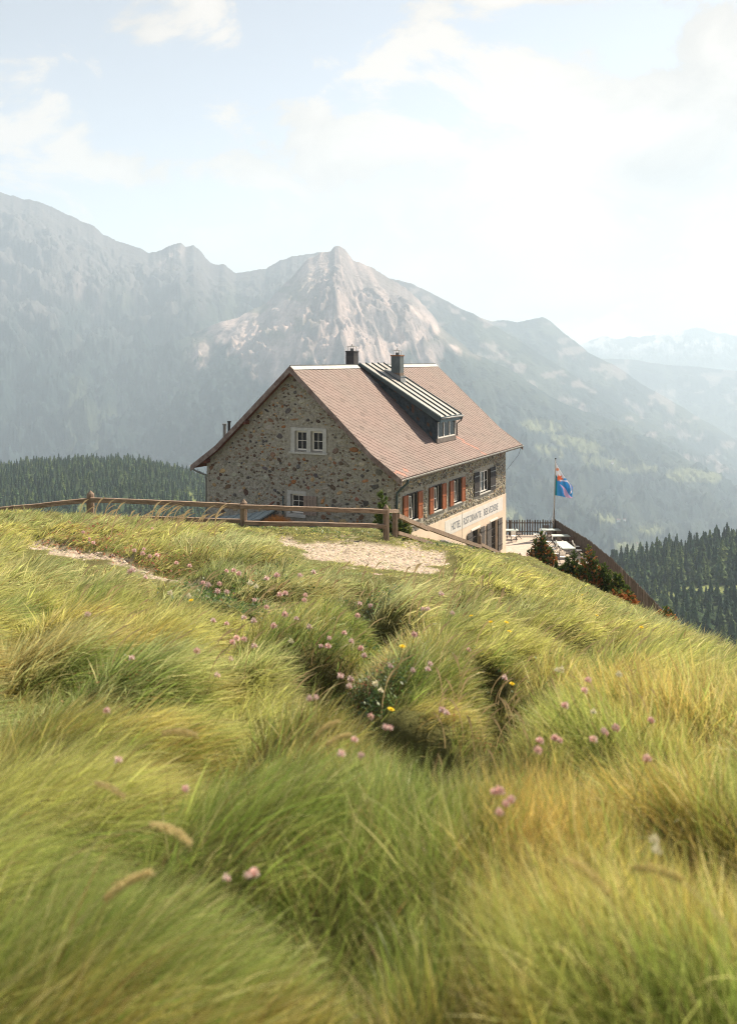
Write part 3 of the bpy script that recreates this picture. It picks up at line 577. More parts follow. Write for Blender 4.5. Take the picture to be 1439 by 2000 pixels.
# windows
def casement(fm, a, b, z0, z1, d, cols, rows, parent, fw=.06, split=1, wmat=None):
    """white frame with glazing bars, and its pane; fm maps (s, z, depth)"""
    fr = MB(); pn = MB()
    def bx(mb, s0, s1, y0, y1, d0, d1):
        P0 = fm(s0, y0, d0); P1 = fm(s1, y1, d1); mb.box(P0[0], P1[0], P0[1], P1[1], P0[2], P1[2])
    bx(fr, a, b, z1 - fw, z1, d - .03, d + .03); bx(fr, a, b, z0, z0 + fw, d - .03, d + .03)
    for s in (a, b - fw): bx(fr, s, s + fw, z0 + fw, z1 - fw, d - .03, d + .03)
    for k in range(1, split):
        s = a + (b - a) * k / split; bx(fr, s - fw * .8, s + fw * .8, z0 + fw, z1 - fw, d - .035, d + .035)
    for q in range(split):
        sa = a + (b - a) * q / split + fw; sb_ = a + (b - a) * (q + 1) / split - fw
        for k in range(1, cols): s = sa + (sb_ - sa) * k / cols; bx(fr, s - .014, s + .014, z0 + fw, z1 - fw, d - .018, d + .018)
        for k in range(1, rows):
            zz = z0 + fw + (z1 - z0 - 2 * fw) * k / rows; bx(fr, sa, sb_, zz - .014, zz + .014, d - .016, d + .016)
    P = [fm(a + .01, z0 + .01, d + .005), fm(b - .01, z0 + .01, d + .005), fm(b - .01, z1 - .01, d + .005), fm(a + .01, z1 - .01, d + .005)]; pn.poly(P)
    fr.build('frame', wmat or M['white_paint'], parent); pn.build('pane', M['glass'], parent)
def hwindow(name='window'):
    e = empty(name, (0, 0, -BASE), 0, hotel); return e
def shutter(e, fm, s0, s1, z0, z1, mats, style='panel', d=-.09, th=.045):
    mb = MB(); P0 = fm(s0, z0, d); P1 = fm(s1, z1, d + th); mb.box(P0[0], P1[0], P0[1], P1[1], P0[2], P1[2], 0)
    def bx(a, b, y0, y1, d0, d1, m): Q0 = fm(a, y0, d0); Q1 = fm(b, y1, d1); mb.box(Q0[0], Q1[0], Q0[1], Q1[1], Q0[2], Q1[2], m)
    w = s1 - s0; h = z1 - z0
    if style == 'panel':
        for zz in (z0, z0 + h * .49, z1 - .07): bx(s0, s1, zz, zz + .07, d - .018, d, 0)
        for s in (s0, s1 - .07): bx(s, s + .07, z0 + .07, z1 - .07, d - .016, d, 0)
        bx(s0 + .1, s1 - .1, z0 + h * .49 - .03, z0 + h * .49 - .012, d - .004, d, 1)
    else:
        n = 4
        for k in range(1, n): s = s0 + w * k / n; bx(s - .008, s + .008, z0, z1, d - .003, d, 1)
        for zz in (z0 + h * .16, z0 + h * .82): bx(s0, s1, zz, zz + .05, d - .02, d, 2)
    for zz in (z0 + h * .14, z0 + h * .84): bx(s0 + w * .4, s0 + w * .5, zz, zz + .03, d + th, d + .09, 1)
    return mb.build('shutter', mats, e)
def trimbox(fm, s0, s1, z0, z1, d0, d1, name, m, e):
    mb = MB(); P0 = fm(s0, z0, d0); P1 = fm(s1, z1, d1); mb.box(P0[0], P1[0], P0[1], P1[1], P0[2], P1[2]); return mb.build(name, m, e)
for i, (a, b) in enumerate(UP_W[:3]):
    e = hwindow(); casement(fac, a + .02, b - .02, ZB + .02, ZT - .02, .20, 1, 1, e, .05, 2)
    # a sash tilted open in front of the fixed frame
    sa = MB(); a1, b1 = a + .16, a + .16 + .52; tilt = (.14, .12, .03)[i]
    for (p, q) in (((a1, ZB + .1), (a1 + tilt * .1, ZT - .12)), ((b1, ZB + .1), (b1, ZT - .12)), ((a1, ZB + .1), (b1, ZB + .1)), ((a1, ZT - .12), (b1, ZT - .12)), ((a1, (ZT + ZB) / 2), (b1, (ZT + ZB) / 2))):
        dd = lambda zz: .10 - tilt * (1 - (zz - ZB) / (ZT - ZB)) * .6
        sa.bar((p[0], dd(p[1]), p[1]), (q[0], dd(q[1]), q[1]), .055, .05)
    sa.build('sash', M['white_paint'], e)
    shutter(e, fac, a - .62, a - .02, ZB - .05, ZT + .04, [M['orange'], M['orange_dark'], M['black_metal']]); shutter(e, fac, b + .02, b + .64, ZB - .05, ZT + .04, [M['orange'], M['orange_dark'], M['black_metal']])
    trimbox(fac, a - .05, b + .05, ZB - .07, ZB, -.10, .14, 'sill', M['concrete'], e)
    trimbox(fac, a - .02, b + .02, ZT, ZT + .07, -.03, .02, 'lintel', M['dark_shutter_jamb_shade'], e)
a, b = UP_W[3]; e = hwindow(); casement(fac, a + .02, b - .02, ZB + .02, ZT - .02, .15, 1, 2, e, .09, 3)
for s0, s1 in ((a - 1.0, a - .02), (b + .02, b + 1.12)): shutter(e, fac, s0, s1, ZB - .06, ZT + .05, [M['dark_shutter_jamb_shade'], M['black_metal'], M['zinc']], 'plank')
trimbox(fac, a - .05, b + .05, ZB - .07, ZB, -.10, .14, 'sill', M['concrete'], e)
facp = lambda s, z, d: (s, d - .03, z)
for i, (a, b, z0, z1) in enumerate(GR_W):
    e = hwindow(); casement(facp, a + .02, b - .02, z0 + .02, z1 - .02, .17, 2, 4, e, .06, 1, M['grey_shutter'])
    for s0, s1 in ((a - .85, a - .03), (b + .03, b + .85)): shutter(e, facp, s0, s1, z0 - .02, z1 + .03, [M['grey_shutter'], M['black_metal'], M['dark_shutter_jamb_shade']], 'plank')
    trimbox(facp, a - .08, b + .08, z1 + .05, z1 + .17, -.03, .02, 'lintel', M['white_paint'], e); trimbox(facp, a - .08, b + .08, z0 - .09, z0, -.07, .12, 'sill', M['concrete'], e)
# gable: double window in a concrete surround, small window with plank shutter
e = hwindow()
def surround(fm, outer, inner, d0, d1, m, e):
    mb = MB(); s0, s1, z0, z1 = outer
    def bx(a, b, y0, y1): P0 = fm(a, y0, d0); P1 = fm(b, y1, d1); mb.box(P0[0], P1[0], P0[1], P1[1], P0[2], P1[2])
    xs = sorted(x for h in inner for x in h); zi0, zi1 = inner_z
    bx(s0, s1, zi1, z1); cuts = [s0] + xs + [s1]
    for k in range(0, len(cuts), 2): bx(cuts[k], cuts[k + 1], z0, zi1)
    return mb.build('surround', m, e)
inner_z = (-5.30, -4.16); surround(gab, (4.12, 6.46, -5.36, -3.98), [(4.36, 5.14), (5.42, 6.20)], -.06, .03, M['concrete'], e)
for s0, s1 in ((4.36, 5.14), (5.42, 6.20)): casement(gab, s0 + .02, s1 - .02, -5.28, -4.18, .16, 2, 2, e, .085)
trimbox(gab, 4.02, 6.56, -5.47, -5.36, -.15, .02, 'sill', M['concrete'], e)
e = hwindow(); inner_z = (-8.92, -7.80); surround(gab, (5.46, 6.72, -8.92, -7.62), [(5.60, 6.50)], -.05, .03, M['concrete'], e)
casement(gab, 5.62, 6.48, -8.90, -7.82, .16, 2, 3, e, .08); trimbox(gab, 5.45, 6.74, -9.12, -8.93, -.12, .02, 'sill', M['concrete'], e)
shutter(e, gab, 4.74, 5.60, -8.95, -7.86, [M['oldplank'], M['black_metal'], M['oldplank']], 'plank')
mb = MB(); mb.tube([(-.08, 6.98, -7.95), (-.08, 6.98, -9.3)], .035, 8); hb(mb, 'cable_conduit', M['teal_metal'])
# painted name sign
sg = MB(); sg.box(7.34, 18.31, -.042, -.02, -11.0, -10.06); sign = hb(sg, 'sign_panel', M['sign'])
for word, u0, u1 in (('HOTEL', 8.38, 9.96), ('RISTORANTE', 10.48, 13.76), ('BELVEDERE', 14.32, 17.26)):
    fc = bpy.data.curves.new('lettering', 'FONT'); fc.body = word; fc.extrude = .004; fc.offset = 0.004; fo = bpy.data.objects.new('lettering_source', fc); COL.objects.link(fo)
    bpy.context.view_layer.update(); dg = bpy.context.evaluated_depsgraph_get(); me = bpy.data.meshes.new_from_object(fo.evaluated_get(dg)); bpy.data.objects.remove(fo)
    co = np.array([v.co[:] for v in me.vertices]); mn, mxx = co.min(0), co.max(0); zt, zb_ = -10.34, -10.80
    for v in me.vertices:
        x = (v.co.x - mn[0]) / (mxx[0] - mn[0]); y = (v.co.y - mn[1]) / (mxx[1] - mn[1]); v.co = (u0 + x * (u1 - u0), -.046 - v.co.z, zb_ + y * (zt - zb_))
    me.materials.clear(); me.materials.append(M['letter']); link('lettering', me, sign)
mb = MB(); mb.tube([(10.25, -.05, -9.9), (10.25, -.055, -13.5)], .008, 5); hb(mb, 'thin_cable', M['reveal'])

# roof: slab, diamond tiles
U0, U1 = -.53, 20.70
prof_v = [-.68, 1.02, RV, 2 * RV - 1.02, 2 * RV + .68]
rm = MB(); th_ = .17
tz = lambda v: roofz(v) - .045
for a, b in zip(prof_v, prof_v[1:]):
    rm.poly([(U0 + .02, a, tz(a)), (U1, a, tz(a)), (U1, b, tz(b)), (U0 + .02, b, tz(b))], 0, (.13, .09, .08))
    rm.poly([(U0 + .02, b, tz(b) - th_), (U1, b, tz(b) - th_), (U1, a, tz(a) - th_), (U0 + .02, a, tz(a) - th_)], 1, (.1, .1, .1))
    for u in (U0 + .02, U1): rm.poly([(u, a, tz(a) - th_), (u, a, tz(a)), (u, b, tz(b)), (u, b, tz(b) - th_)], 1, (.1, .1, .1))
for v in (prof_v[0], prof_v[-1]): rm.poly([(U0 + .02, v, tz(v)), (U1, v, tz(v)), (U1, v, tz(v) - th_), (U0 + .02, v, tz(v) - th_)], 1, (.1, .1, .1))
DG = .50
def tiles(mb, side, seed):
    rg = random.Random(seed); vv = lambda v: v if side == 0 else 2 * RV - v
    segs = [(-.72, 1.02), (1.02, RV)]
    # slope coordinate s from eave up
    s_k = math.hypot(1.74, 1.23); s_t = s_k + math.hypot(RV - 1.02, 4.75)
    def at(s):
        if s < s_k: t = s / s_k; v = -.72 + t * 1.74; z = roofz(v)
        else: t = (s - s_k) / (s_t - s_k); v = 1.02 + t * (RV - 1.02); z = -5.25 + t * 4.75
        return v, z
    nrow = int(s_t / (DG / 2)) + 1; ncol = int((U1 - U0) / DG) + 2
    for r in range(nrow):
        for c in range(ncol):
            u = U0 + c * DG + (DG / 2 if r % 2 else 0); s = r * DG / 2
            sb_, st_ = max(0, s - DG * .50), min(s_t, s + DG * .58)
            k = rg.uniform(.93, 1.07); n2 = mnoise.noise(Vector((u * .5, s * .5, side * 9))); base = [.205 * k * (1 + .08 * n2), .150 * k, .132 * k]
            if rg.random() < .02: base = [x * .78 for x in base]
            if side == 0:
                wx = 1 - min(1, math.hypot((u - 8.6) / 1.6, (s - 7.9) / .9)) if u < 8.4 else 0
                if wx > 0: base = [b_ + wx * (.50 - b_) * .8 for b_ in base]
                if abs(u - 12.1 - (1.6 - s) * .55) < .22 and s < 2.4: base = [.30 * k, .155 * k, .12 * k]
                if u < 1.0 and s < 1.2 and rg.random() < .3: base = [.33, .17, .13]
            ul, ur = max(U0, u - DG / 2), min(U1, u + DG / 2)
            if ur <= U0 + .02 or ul >= U1 - .02: continue
            um = min(max(u, U0), U1); vb_, zb_ = at(sb_); vt_, zt_ = at(st_); vm_, zm_ = at(s)
            lift = .034 + rg.uniform(0, .012); j = rg.uniform(-.008, .008)
            B = (um + j, vv(vb_), zb_ + lift); Lp = (ul, vv(vm_), zm_ + lift * .6); Rp = (ur, vv(vm_), zm_ + lift * .6); T = (um, vv(vt_), zt_ + .0)
            B0 = (um + j, vv(vb_), zb_ - .02); L0 = (ul, vv(vm_), zm_ - .02); R0 = (ur, vv(vm_), zm_ - .02); dk = (.085, .06, .055); base = tuple(base)
            mb.mesh([B, Rp, T, Lp], [(0, 1, 2, 3)], 2, base); mb.mesh([B, Lp, L0, B0], [(0, 1, 2, 3)], 2, dk); mb.mesh([Rp, B, B0, R0], [(0, 1, 2, 3)], 2, dk)
tiles(rm, 0, 1); tiles(rm, 1, 2)
roof = hb(rm, 'roof', [M['redwood'], M['redwood'], M['tile']], attr=True)
rc = MB()
for ua, ub in ((U0, 7.7), (11.6, U1)):
    for sgn in (-1, 1): rc.poly([(ua, RV, -.44), (ub, RV, -.44), (ub, RV + sgn * .26, -.66), (ua, RV + sgn * .26, -.66)][::sgn])
    rc.box(ua, ub, RV - .03, RV + .03, -.5, -.40)
rc.build('ridge_cap', M['zinc'], roof)
for side in (0, 1):
    for u in (U0 - .03, U1 + .0):
        bb = MB(); vv = lambda v: v if side == 0 else 2 * RV - v
        pv = [-.80, 1.02, RV + .0]
        for a, b in zip(pv, pv[1:]):
            za, zb_ = roofz(max(a, -.68)) + .03 - (.06 if a < -.68 else 0), roofz(b) + .03; hgt = .36
            vs = [(x, vv(v), z) for x in (u, u + .06) for v, z in ((a, za - hgt), (b, zb_ - hgt), (b, zb_), (a, za))]
            bb.mesh(vs, [(0, 1, 2, 3), (7, 6, 5, 4), (3, 2, 6, 7), (0, 4, 5, 1), (0, 3, 7, 4), (1, 5, 6, 2)])
        bb.build('bargeboard', M['barge'], roof)
        # thin dark tile strip along the verge
# purlin ends under the near verge
for v in (-.05, 3.0, RV, 9.46, 12.30):
    pe = MB(); z = roofz(v) - .34 - (.1 if v == RV else 0); pe.bar((-.46, v, z), (.1, v, z), .20, .22); pe.build('purlin_end', M['redwood'], roof)
for side in (0, 1):
    gt = MB(); v0 = -.78 if side == 0 else 2 * RV + .78; sg_ = -1 if side == 0 else 1; seg = 6
    pr = [(v0 + sg_ * -.085 * math.cos(math.pi * k / seg), -6.49 - .10 * math.sin(math.pi * k / seg)) for k in range(seg + 1)]
    for (a, b) in zip(pr, pr[1:]): gt.poly([(U0, a[0], a[1]), (U1 + .05, a[0], a[1]), (U1 + .05, b[0], b[1]), (U0, b[0], b[1])])
    gt.tube([(U0, pr[0 if side == 0 else 0][0], -6.49), (U1 + .05, pr[0][0], -6.49)], .014, 6); gt.tube([(U0, pr[-1][0], -6.49), (U1 + .05, pr[-1][0], -6.49)], .014, 6)
    fb = -.70 if side == 0 else 2 * RV + .70
    gt.build('gutter', M['gutter_zinc'], roof)
    fa = MB(); fa.box(U0 + .04, U1, fb - .015, fb + .015, -6.66, -6.47); fa.build('eaves_board', M['barge'], roof)
dp = MB(); dp.tube([(.30, -.78, -6.56), (.30, -.76, -6.75), (.27, -.35, -7.15), (.25, -.14, -7.35), (.25, -.12, -7.8), (.25, -.12, -14.5)], .065, 10); hb(dp, 'drainpipe', M['teal_metal'], smooth=True)
dp = MB(); dp.tube([(-.3, 2 * RV + .78, -6.56), (-.3, 2 * RV + .72, -6.8), (-.12, 2 * RV + .2, -7.02), (-.1, 2 * RV + .03, -7.05), (.05, 2 * RV + .08, -7.4), (.1, 2 * RV + .1, -15)], .055, 10); hb(dp, 'drainpipe', M['zinc'], smooth=True)
# dormer
DA, DB = 7.86, 11.48; DV, DZ = .50, -3.70; RVD, RZD = RV - .05, -.36
dpl = lambda v: DZ + (v - DV) * (RZD - DZ) / (RVD - DV)
dm = MB(); vf = .78; ca_, cb_ = DA + .22, DB - .22
def cheek(mb, u, du):
    # overlapping slate courses from the front to where the dormer dies into the roof
    rgc = random.Random(4); N_ = 26
    for k in range(N_):
        va = vf + (5.4 - vf) * k / N_; vb2 = vf + (5.4 - vf) * (k + 1) / N_
        h0 = roofz(va) - .05; h1 = dpl(va) - .26; g0 = roofz(vb2) - .05; g1 = dpl(vb2) - .26; rows = 7
        for r in range(rows):
            f0 = r / rows; f1 = (r + 1) / rows; c = rgc.choice([(.055, .075, .09), (.075, .09, .10), (.04, .055, .065), (.11, .065, .05)] if rgc.random() < .5 else [(.06, .078, .09)])
            mb.mesh([(u, va, h0 + (h1 - h0) * f0), (u, vb2, g0 + (g1 - g0) * f0), (u + du * (1), vb2, g0 + (g1 - g0) * f1), (u + du, va, h0 + (h1 - h0) * f1)], [(0, 1, 2, 3)], 0, c)
            mb.mesh([(u, va, h0 + (h1 - h0) * f0), (u, vb2, g0 + (g1 - g0) * f0), (u + du, vb2, g0 + (g1 - g0) * f0 - .003), (u + du, va, h0 + (h1 - h0) * f0 - .003)], [(0, 1, 2, 3)], 0, (.02, .025, .03))
cheek(dm, ca_, .03); cheek(dm, cb_, -.03)
wz0, wz1 = -5.06, -4.02
for (s0, s1, z0, z1) in ((ca_, cb_, -5.35, wz0), (ca_, cb_, wz1, -3.86), (ca_, ca_ + .16, wz0, wz1), (cb_ - .16, cb_, wz0, wz1)): dm.box(s0, s1, vf, vf + .1, z0, z1, 0, (.17, .145, .13) if z1 == wz0 else (.06, .075, .085))
dormer = hb(dm, 'dormer', [M['slate'], M['concrete']], attr=True)
fmd = lambda s, z, d: (s, vf + d, z)
dw = empty('window', (0, 0, 0), 0, dormer); 
dfr = MB(); wa, wb = ca_ + .16, cb_ - .16
for k in range(4): s = wa + (wb - wa) * k / 3; dfr.box(s - .05, s + .05, vf - .0, vf + .07, wz0, wz1, 0)
for zz in (wz0, wz1 - .07): dfr.box(wa, wb, vf + .004, vf + .066, zz, zz + .07, 0)
bpy.data.objects.remove(dw)
dfr.build('window_frame', M['white_paint'], dormer); dpn = MB(); dpn.poly([fmd(wa, wz0, .04), fmd(wb, wz0, .04), fmd(wb, wz1, .04), fmd(wa, wz1, .04)]); dpn.build('window_pane', M['glass'], dormer)
cu = MB(); cu.poly([fmd(wa + .9, wz0, .09), fmd(wb - .9, wz0, .09), fmd(wb - .9, wz1, .09), fmd(wa + .9, wz1, .09)]); cu.build('curtain', M['curtain'], dormer)
dr = MB()
for uu in ((DA, DB),):
    a, b = uu; dr.poly([(a, DV, DZ), (b, DV, DZ), (b, RVD, RZD), (a, RVD, RZD)], 0)
    dr.poly([(a, DV, DZ - .10), (a, RVD, RZD - .04), (b, RVD, RZD - .04), (b, DV, DZ - .10)], 1)
    dr.poly([(a, RVD, RZD), (b, RVD, RZD), (b, RV + .6, RZD - .42), (a, RV + .6, RZD - .42)], 1)
nse = 4
for k in range(nse + 1):
    u = DA + .04 + (DB - DA - .08) * k / nse; dr.bar((u, DV - .02, DZ + .04), (u, RVD, RZD + .04), .05, .08, m=1)
for u, s_ in ((DA, -1), (DB, 1)):     # side fascias
    vs = [(x, v, z) for x in (u, u + s_ * .05) for v, z in ((DV, DZ - .34), (RVD, RZD - .12), (RVD, RZD + .07), (DV, DZ + .07))]; dr.mesh(vs, [(0, 1, 2, 3), (7, 6, 5, 4), (3, 2, 6, 7), (0, 4, 5, 1), (0, 3, 7, 4), (1, 5, 6, 2)], 1)
dr.box(DA, DB, DV - .05, DV, DZ - .12, DZ + .02, 1); dr.poly([(DA, DV, DZ - .34), (DB, DV, DZ - .34), (DB, vf + .2, DZ - .2), (DA, vf + .2, DZ - .2)], 1)
dr.box(DA, DB, DV - .02, DV + .02, DZ - .34, DZ - .12, 1)
dr.build('dormer_roof', [M['seam_roof'], M['teal_metal']], dormer)
dg_ = MB(); dg_.tube([(DA - .02, DV - .12, DZ - .09), (DB + .08, DV - .12, DZ - .09)], .06, 8); dg_.build('gutter', M['zinc'], dormer, smooth=True)
dg_ = MB(); dg_.tube([(DB - .02, DV - .1, DZ - .15), (DB - .02, DV, DZ - .4), (cb_ + .08, vf - .02, DZ - .6), (cb_ + .08, vf - .03, -5.1)], .035, 8); dg_.build('downpipe', M['black_metal'], dormer, smooth=True)
# chimneys
def chimney(u0, v0, w, l, zb_, zt_, flash, cols):
    mb = MB(); rgc = random.Random(int(u0 * 10)); nz_ = 6
    for k in range(nz_):
        za, zb2 = zb_ + (zt_ - zb_) * k / nz_, zb_ + (zt_ - zb_) * (k + 1) / nz_; 
        c = rgc.choice(cols); mb.box(u0, u0 + w, v0, v0 + l, za, zb2, 0, c)
    mb.box(u0 - .03, u0 + w + .03, v0 - .03, v0 + l + .03, zt_ - .09, zt_, 0, cols[-1])
    ch = hb(mb, 'chimney', M['rusty'], attr=True)
    cp = MB(); cu_, cv_ = u0 + w / 2, v0 + l / 2
    for du in (-.17, .17):
        for dv in (-.2, .2): cp.tube([(cu_ + du, cv_ + dv, zt_ - .02), (cu_ + du, cv_ + dv, zt_ + .28)], .014, 6)
    cp.tube([(cu_, cv_, zt_ - .02), (cu_, cv_, zt_ + .16)], .12, 10)
    hw, hl = .30, .36; cp.mesh([(cu_ - hw, cv_ - hl, zt_ + .27), (cu_ + hw, cv_ - hl, zt_ + .27), (cu_ + hw, cv_ + hl, zt_ + .27), (cu_ - hw, cv_ + hl, zt_ + .27), (cu_, cv_, zt_ + .36), (cu_, cv_, zt_ + .26)], [(0, 1, 4), (1, 2, 4), (2, 3, 4), (3, 0, 4), (1, 0, 5), (2, 1, 5), (3, 2, 5), (0, 3, 5)])
    cp.tube([(cu_, cv_, zt_ + .34), (cu_, cv_, zt_ + .44)], .025, 6); cp.build('chimney_cap', M['zinc'], ch)
    if flash:
        fl = MB(); e_ = .13; zf = dpl(v0 - e_); zk = dpl(v0 + l + .5)
        for (a, b, zt2) in ((0, 0, zf + .42),):
            vs = [(u0 - e_, v0 - e_, zf - .02), (u0 + w + e_, v0 - e_, zf - .02), (u0 + w + e_, v0 + l + .45, zk - .02), (u0 - e_, v0 + l + .45, zk - .02), (u0 - .04, v0 - .05, zf + .42), (u0 + w + .04, v0 - .05, zf + .42), (u0 + w + .04, v0 + l + .45, zk + .12), (u0 - .04, v0 + l + .45, zk + .12)]
            fl.mesh(vs, [(0, 1, 5, 4), (1, 2, 6, 5), (2, 3, 7, 6), (3, 0, 4, 7), (4, 5, 6, 7)])
        fl.box(u0 - .10, u0 + w + .10, v0 - .10, v0 - .04, zf + .36, zf + .46)
        fl.build('flashing', M['zinc'], ch)
# near corner of the rear chimney on the dormer roof seen at photo (781, 745)
best = min(((abs(on_v(781, 745, v)[1] - dpl(v)), v) for v in np.linspace(2, 6.2, 400))); cv0 = best[1]; cu0 = on_v(781, 745, cv0)[0]; print('chimney', cu0, cv0)
CT_ = on_v(781, 693, cv0)[1]
chimney(cu0, cv0, .58, .66, dpl(cv0) - .6, CT_, True, [(.10, .12, .125), (.13, .13, .125), (.16, .12, .09), (.24, .12, .06)])
cu1 = on_v(691, 700, 6.55)[0]; chimney(cu1, 6.55, .62, .60, -1.6, on_v(691, 685, 6.55)[1], False, [(.045, .042, .045), (.06, .055, .055)])
for px, pt, pb, r, m_ in ((438.5, 829, 846, .10, 'zinc'), (447.5, 824, 846, .085, 'black_metal')):
    v, z = on_u(px, pt, 2.2); mb = MB(); mb.tube([(2.2, v, roofz(v) - .1), (2.2, v, z)], r, 10); mb.tube([(2.2, v, z - .03), (2.2, v, z + .06)], r * 1.35, 10); hb(mb, 'vent_pipe', M[m_], smooth=False)
mb = MB(); mb.tube([(U1, -.7, -6.5), (U1 - .1, -.5, -7.2), (HL + .02, -.05, -8.2)], .012, 5); hb(mb, 'cable', M['black_metal'])

# metal roof over the cellar steps against the gable
cn = empty('cellar_canopy', (OX, OY, -10.4), math.pi / 2 - TH); tag(cn, 'low pale blue metal lean-to roof against the foot of the stone gable wall', 'canopy')
def cz(mb, name, m, **k):
    o = mb.build(name, m, cn, **k); o.location = (0, 0, 10.4); return o
v1, z1 = on_u(402, 1012, -.02); v2, z2 = on_u(537, 996, -.02)
mb = MB(); mb.mesh([(-.05, v1, z1), (-.05, v2, z2), (-1.5, v2, z2 - .28), (-1.5, v1, z1 - .28), (-.05, v1, z1 - .06), (-.05, v2, z2 - .06), (-1.5, v2, z2 - .34), (-1.5, v1, z1 - .34)], [(0, 1, 2, 3), (7, 6, 5, 4), (3, 2, 6, 7), (1, 5, 6, 2), (0, 3, 7, 4)])
for k in range(9):
    v = v1 + (v2 - v1) * k / 8; z = z1 + (z2 - z1) * k / 8; mb.bar((-.05, v, z + .02), (-1.5, v, z - .26), .03, .04)
cz(mb, 'roof_sheet', mat('pale_blue_sheet', (.42, .50, .52), .4, noise=(1.5, .15, 5), metal=.3))
mb = MB(); mb.mesh([(-.05, v2 - .02, z2 - .06), (-1.45, v2 - .02, z2 - .34), (-1.45, v2 - .02, -10.9), (-.05, v2 - .02, -10.9)], [(0, 1, 2, 3)]); mb.mesh([(-1.44, v1, z1 - .34), (-1.44, v2 - .02, z2 - .34), (-1.44, v2 - .02, -10.9), (-1.44, v1, -10.9)], [(0, 1, 2, 3)]); cz(mb, 'side_panel', M['teal_metal'])
mb = MB(); mb.bar((-1.52, v1, z1 - .33), (-1.52, v2, z2 - .33), .09, .09); cz(mb, 'edge_pipe', M['zinc'])

# ------------------------------------------------------------------ terrace, its picket fence and furniture
M['gravel'] = mat('terrace_gravel', (.46, .385, .325), .95, noise=(3, .2, 10), bump=(14, .6, .03), spec=.1)
tm = MB(); pl = [(3.5, 44), (15.4, 40), (15.9, 46), (16.2, 52), (16.5, 60), (16.5, 66), (15.75, 74.7), (7, 74.7), (3.5, 66)]
tm.poly([(x, y, BASE) for x, y in pl])
for (a, b) in zip(pl, pl[1:] + pl[:1]): tm.poly([(a[0], a[1], BASE), (b[0], b[1], BASE), (b[0], b[1], BASE - .9), (a[0], a[1], BASE - .9)][::-1])
tag(tm.build('terrace', M['gravel']), kind='structure')
M['picket'] = wood('picket_wood', (.045, .035, .031), (.15, .12, .10), (6, 6, 1.5))
M['picket_grey'] = wood('picket_wood_grey', (.12, .10, .085), (.26, .22, .19), (6, 6, 1.5))
def picket_fence(line, spacing, w, hh, label, seed, maxi=98, grey=0, post=3.0):
    rg = random.Random(seed); e = empty('picket_fence', (line[0][0], line[0][1], BASE)); tag(e, label, 'fence', 'picket fences round the terrace')
    o3 = Vector((line[0][0], line[0][1], BASE)); pts = []; acc_ = 0
    for (a, b) in zip(line, line[1:]):
        a = Vector((*a, BASE)); b = Vector((*b, BASE)); Ln = (b - a).length; n = max(1, round(Ln / spacing))
        for k in range(n): pts.append((a.lerp(b, k / n), (b - a).normalized()))
    pts.sort(key=lambda q: q[0].y); extra = MB()
    for k, (p, d) in enumerate(pts):
        mb = MB() if k < maxi else extra; h_ = hh + rg.uniform(-.05, .04); nrm = Vector((-d.y, d.x, 0)); lean = rg.uniform(-.02, .02); q = p - o3
        ww = w * rg.uniform(.88, 1.08)
        vs = []
        for t_ in (-.011, .011):
            for (x, z) in ((-ww / 2, -.0), (ww / 2, 0), (ww / 2, h_ - .06), (0, h_), (-ww / 2, h_ - .06)): vs.append(q + d * (x + lean * z) + nrm * t_ + Vector((0, 0, z + .04)))
        mb.mesh(vs, [(0, 1, 2, 3, 4), (9, 8, 7, 6, 5), (0, 5, 6, 1), (1, 6, 7, 2), (2, 7, 8, 3), (3, 8, 9, 4), (4, 9, 5, 0)])
        if k < maxi: mb.build('picket', M['picket_grey'] if rg.random() < grey else M['picket'], e)
    if extra.v: tag(extra.build('far_pickets', M['picket'], e), kind='stuff')
    for (a, b) in zip(line, line[1:]):
        a = Vector((*a, 0)) - Vector((o3.x, o3.y, 0)); b = Vector((*b, 0)) - Vector((o3.x, o3.y, 0)); d = (b - a).normalized(); off = Vector((-d.y, d.x, 0)) * .035
        for z in (.32, hh - .25): mb = MB(); mb.bar(a + off + Vector((0, 0, z)), b + off + Vector((0, 0, z)), .04, .08); mb.build('rail', M['picket'], e)
        n = max(1, round((b - a).length / post))
        for k in range(n + 1): p = a.lerp(b, k / n) + off * 2.2; mb = MB(); mb.bar(p, p + Vector((0, 0, hh - .05)), .09, .09, up=(0, 1, 0)); mb.build('post', M['picket'], e)
    return e
picket_fence([(8.2, 74.3), (15.25, 74.3)], .215, .10, 1.30, 'far picket fence across the back of the terrace behind the tables', 1, grey=.3)
picket_fence([(15.42, 74.2), (16.15, 66), (16.2, 60), (15.85, 52), (15.5, 46), (15.1, 41)], .165, .15, 1.32, 'dark board fence running down the right side of the terrace behind the shrubs', 2, grey=.28)
mb = MB(); mb.tube([(0, 0, 0), (0, 0, 1.4)], .09, 8); o = tag(mb.build('fence_post', M['picket']), 'thick corner post where the two terrace fences meet under the flag', 'post'); o.location = (15.33, 74.15, BASE)
M['table_top'] = mat('pale_green_table', (.50, .56, .52), .35, noise=(2, .08, 4), spec=.5)
M['slat_white'] = mat('pale_chair_slats', (.82, .80, .75), .6, noise=(5, .1, 3)); M['slat_dark'] = mat('brown_chair_slats', (.16, .12, .10), .7, noise=(5, .2, 3))
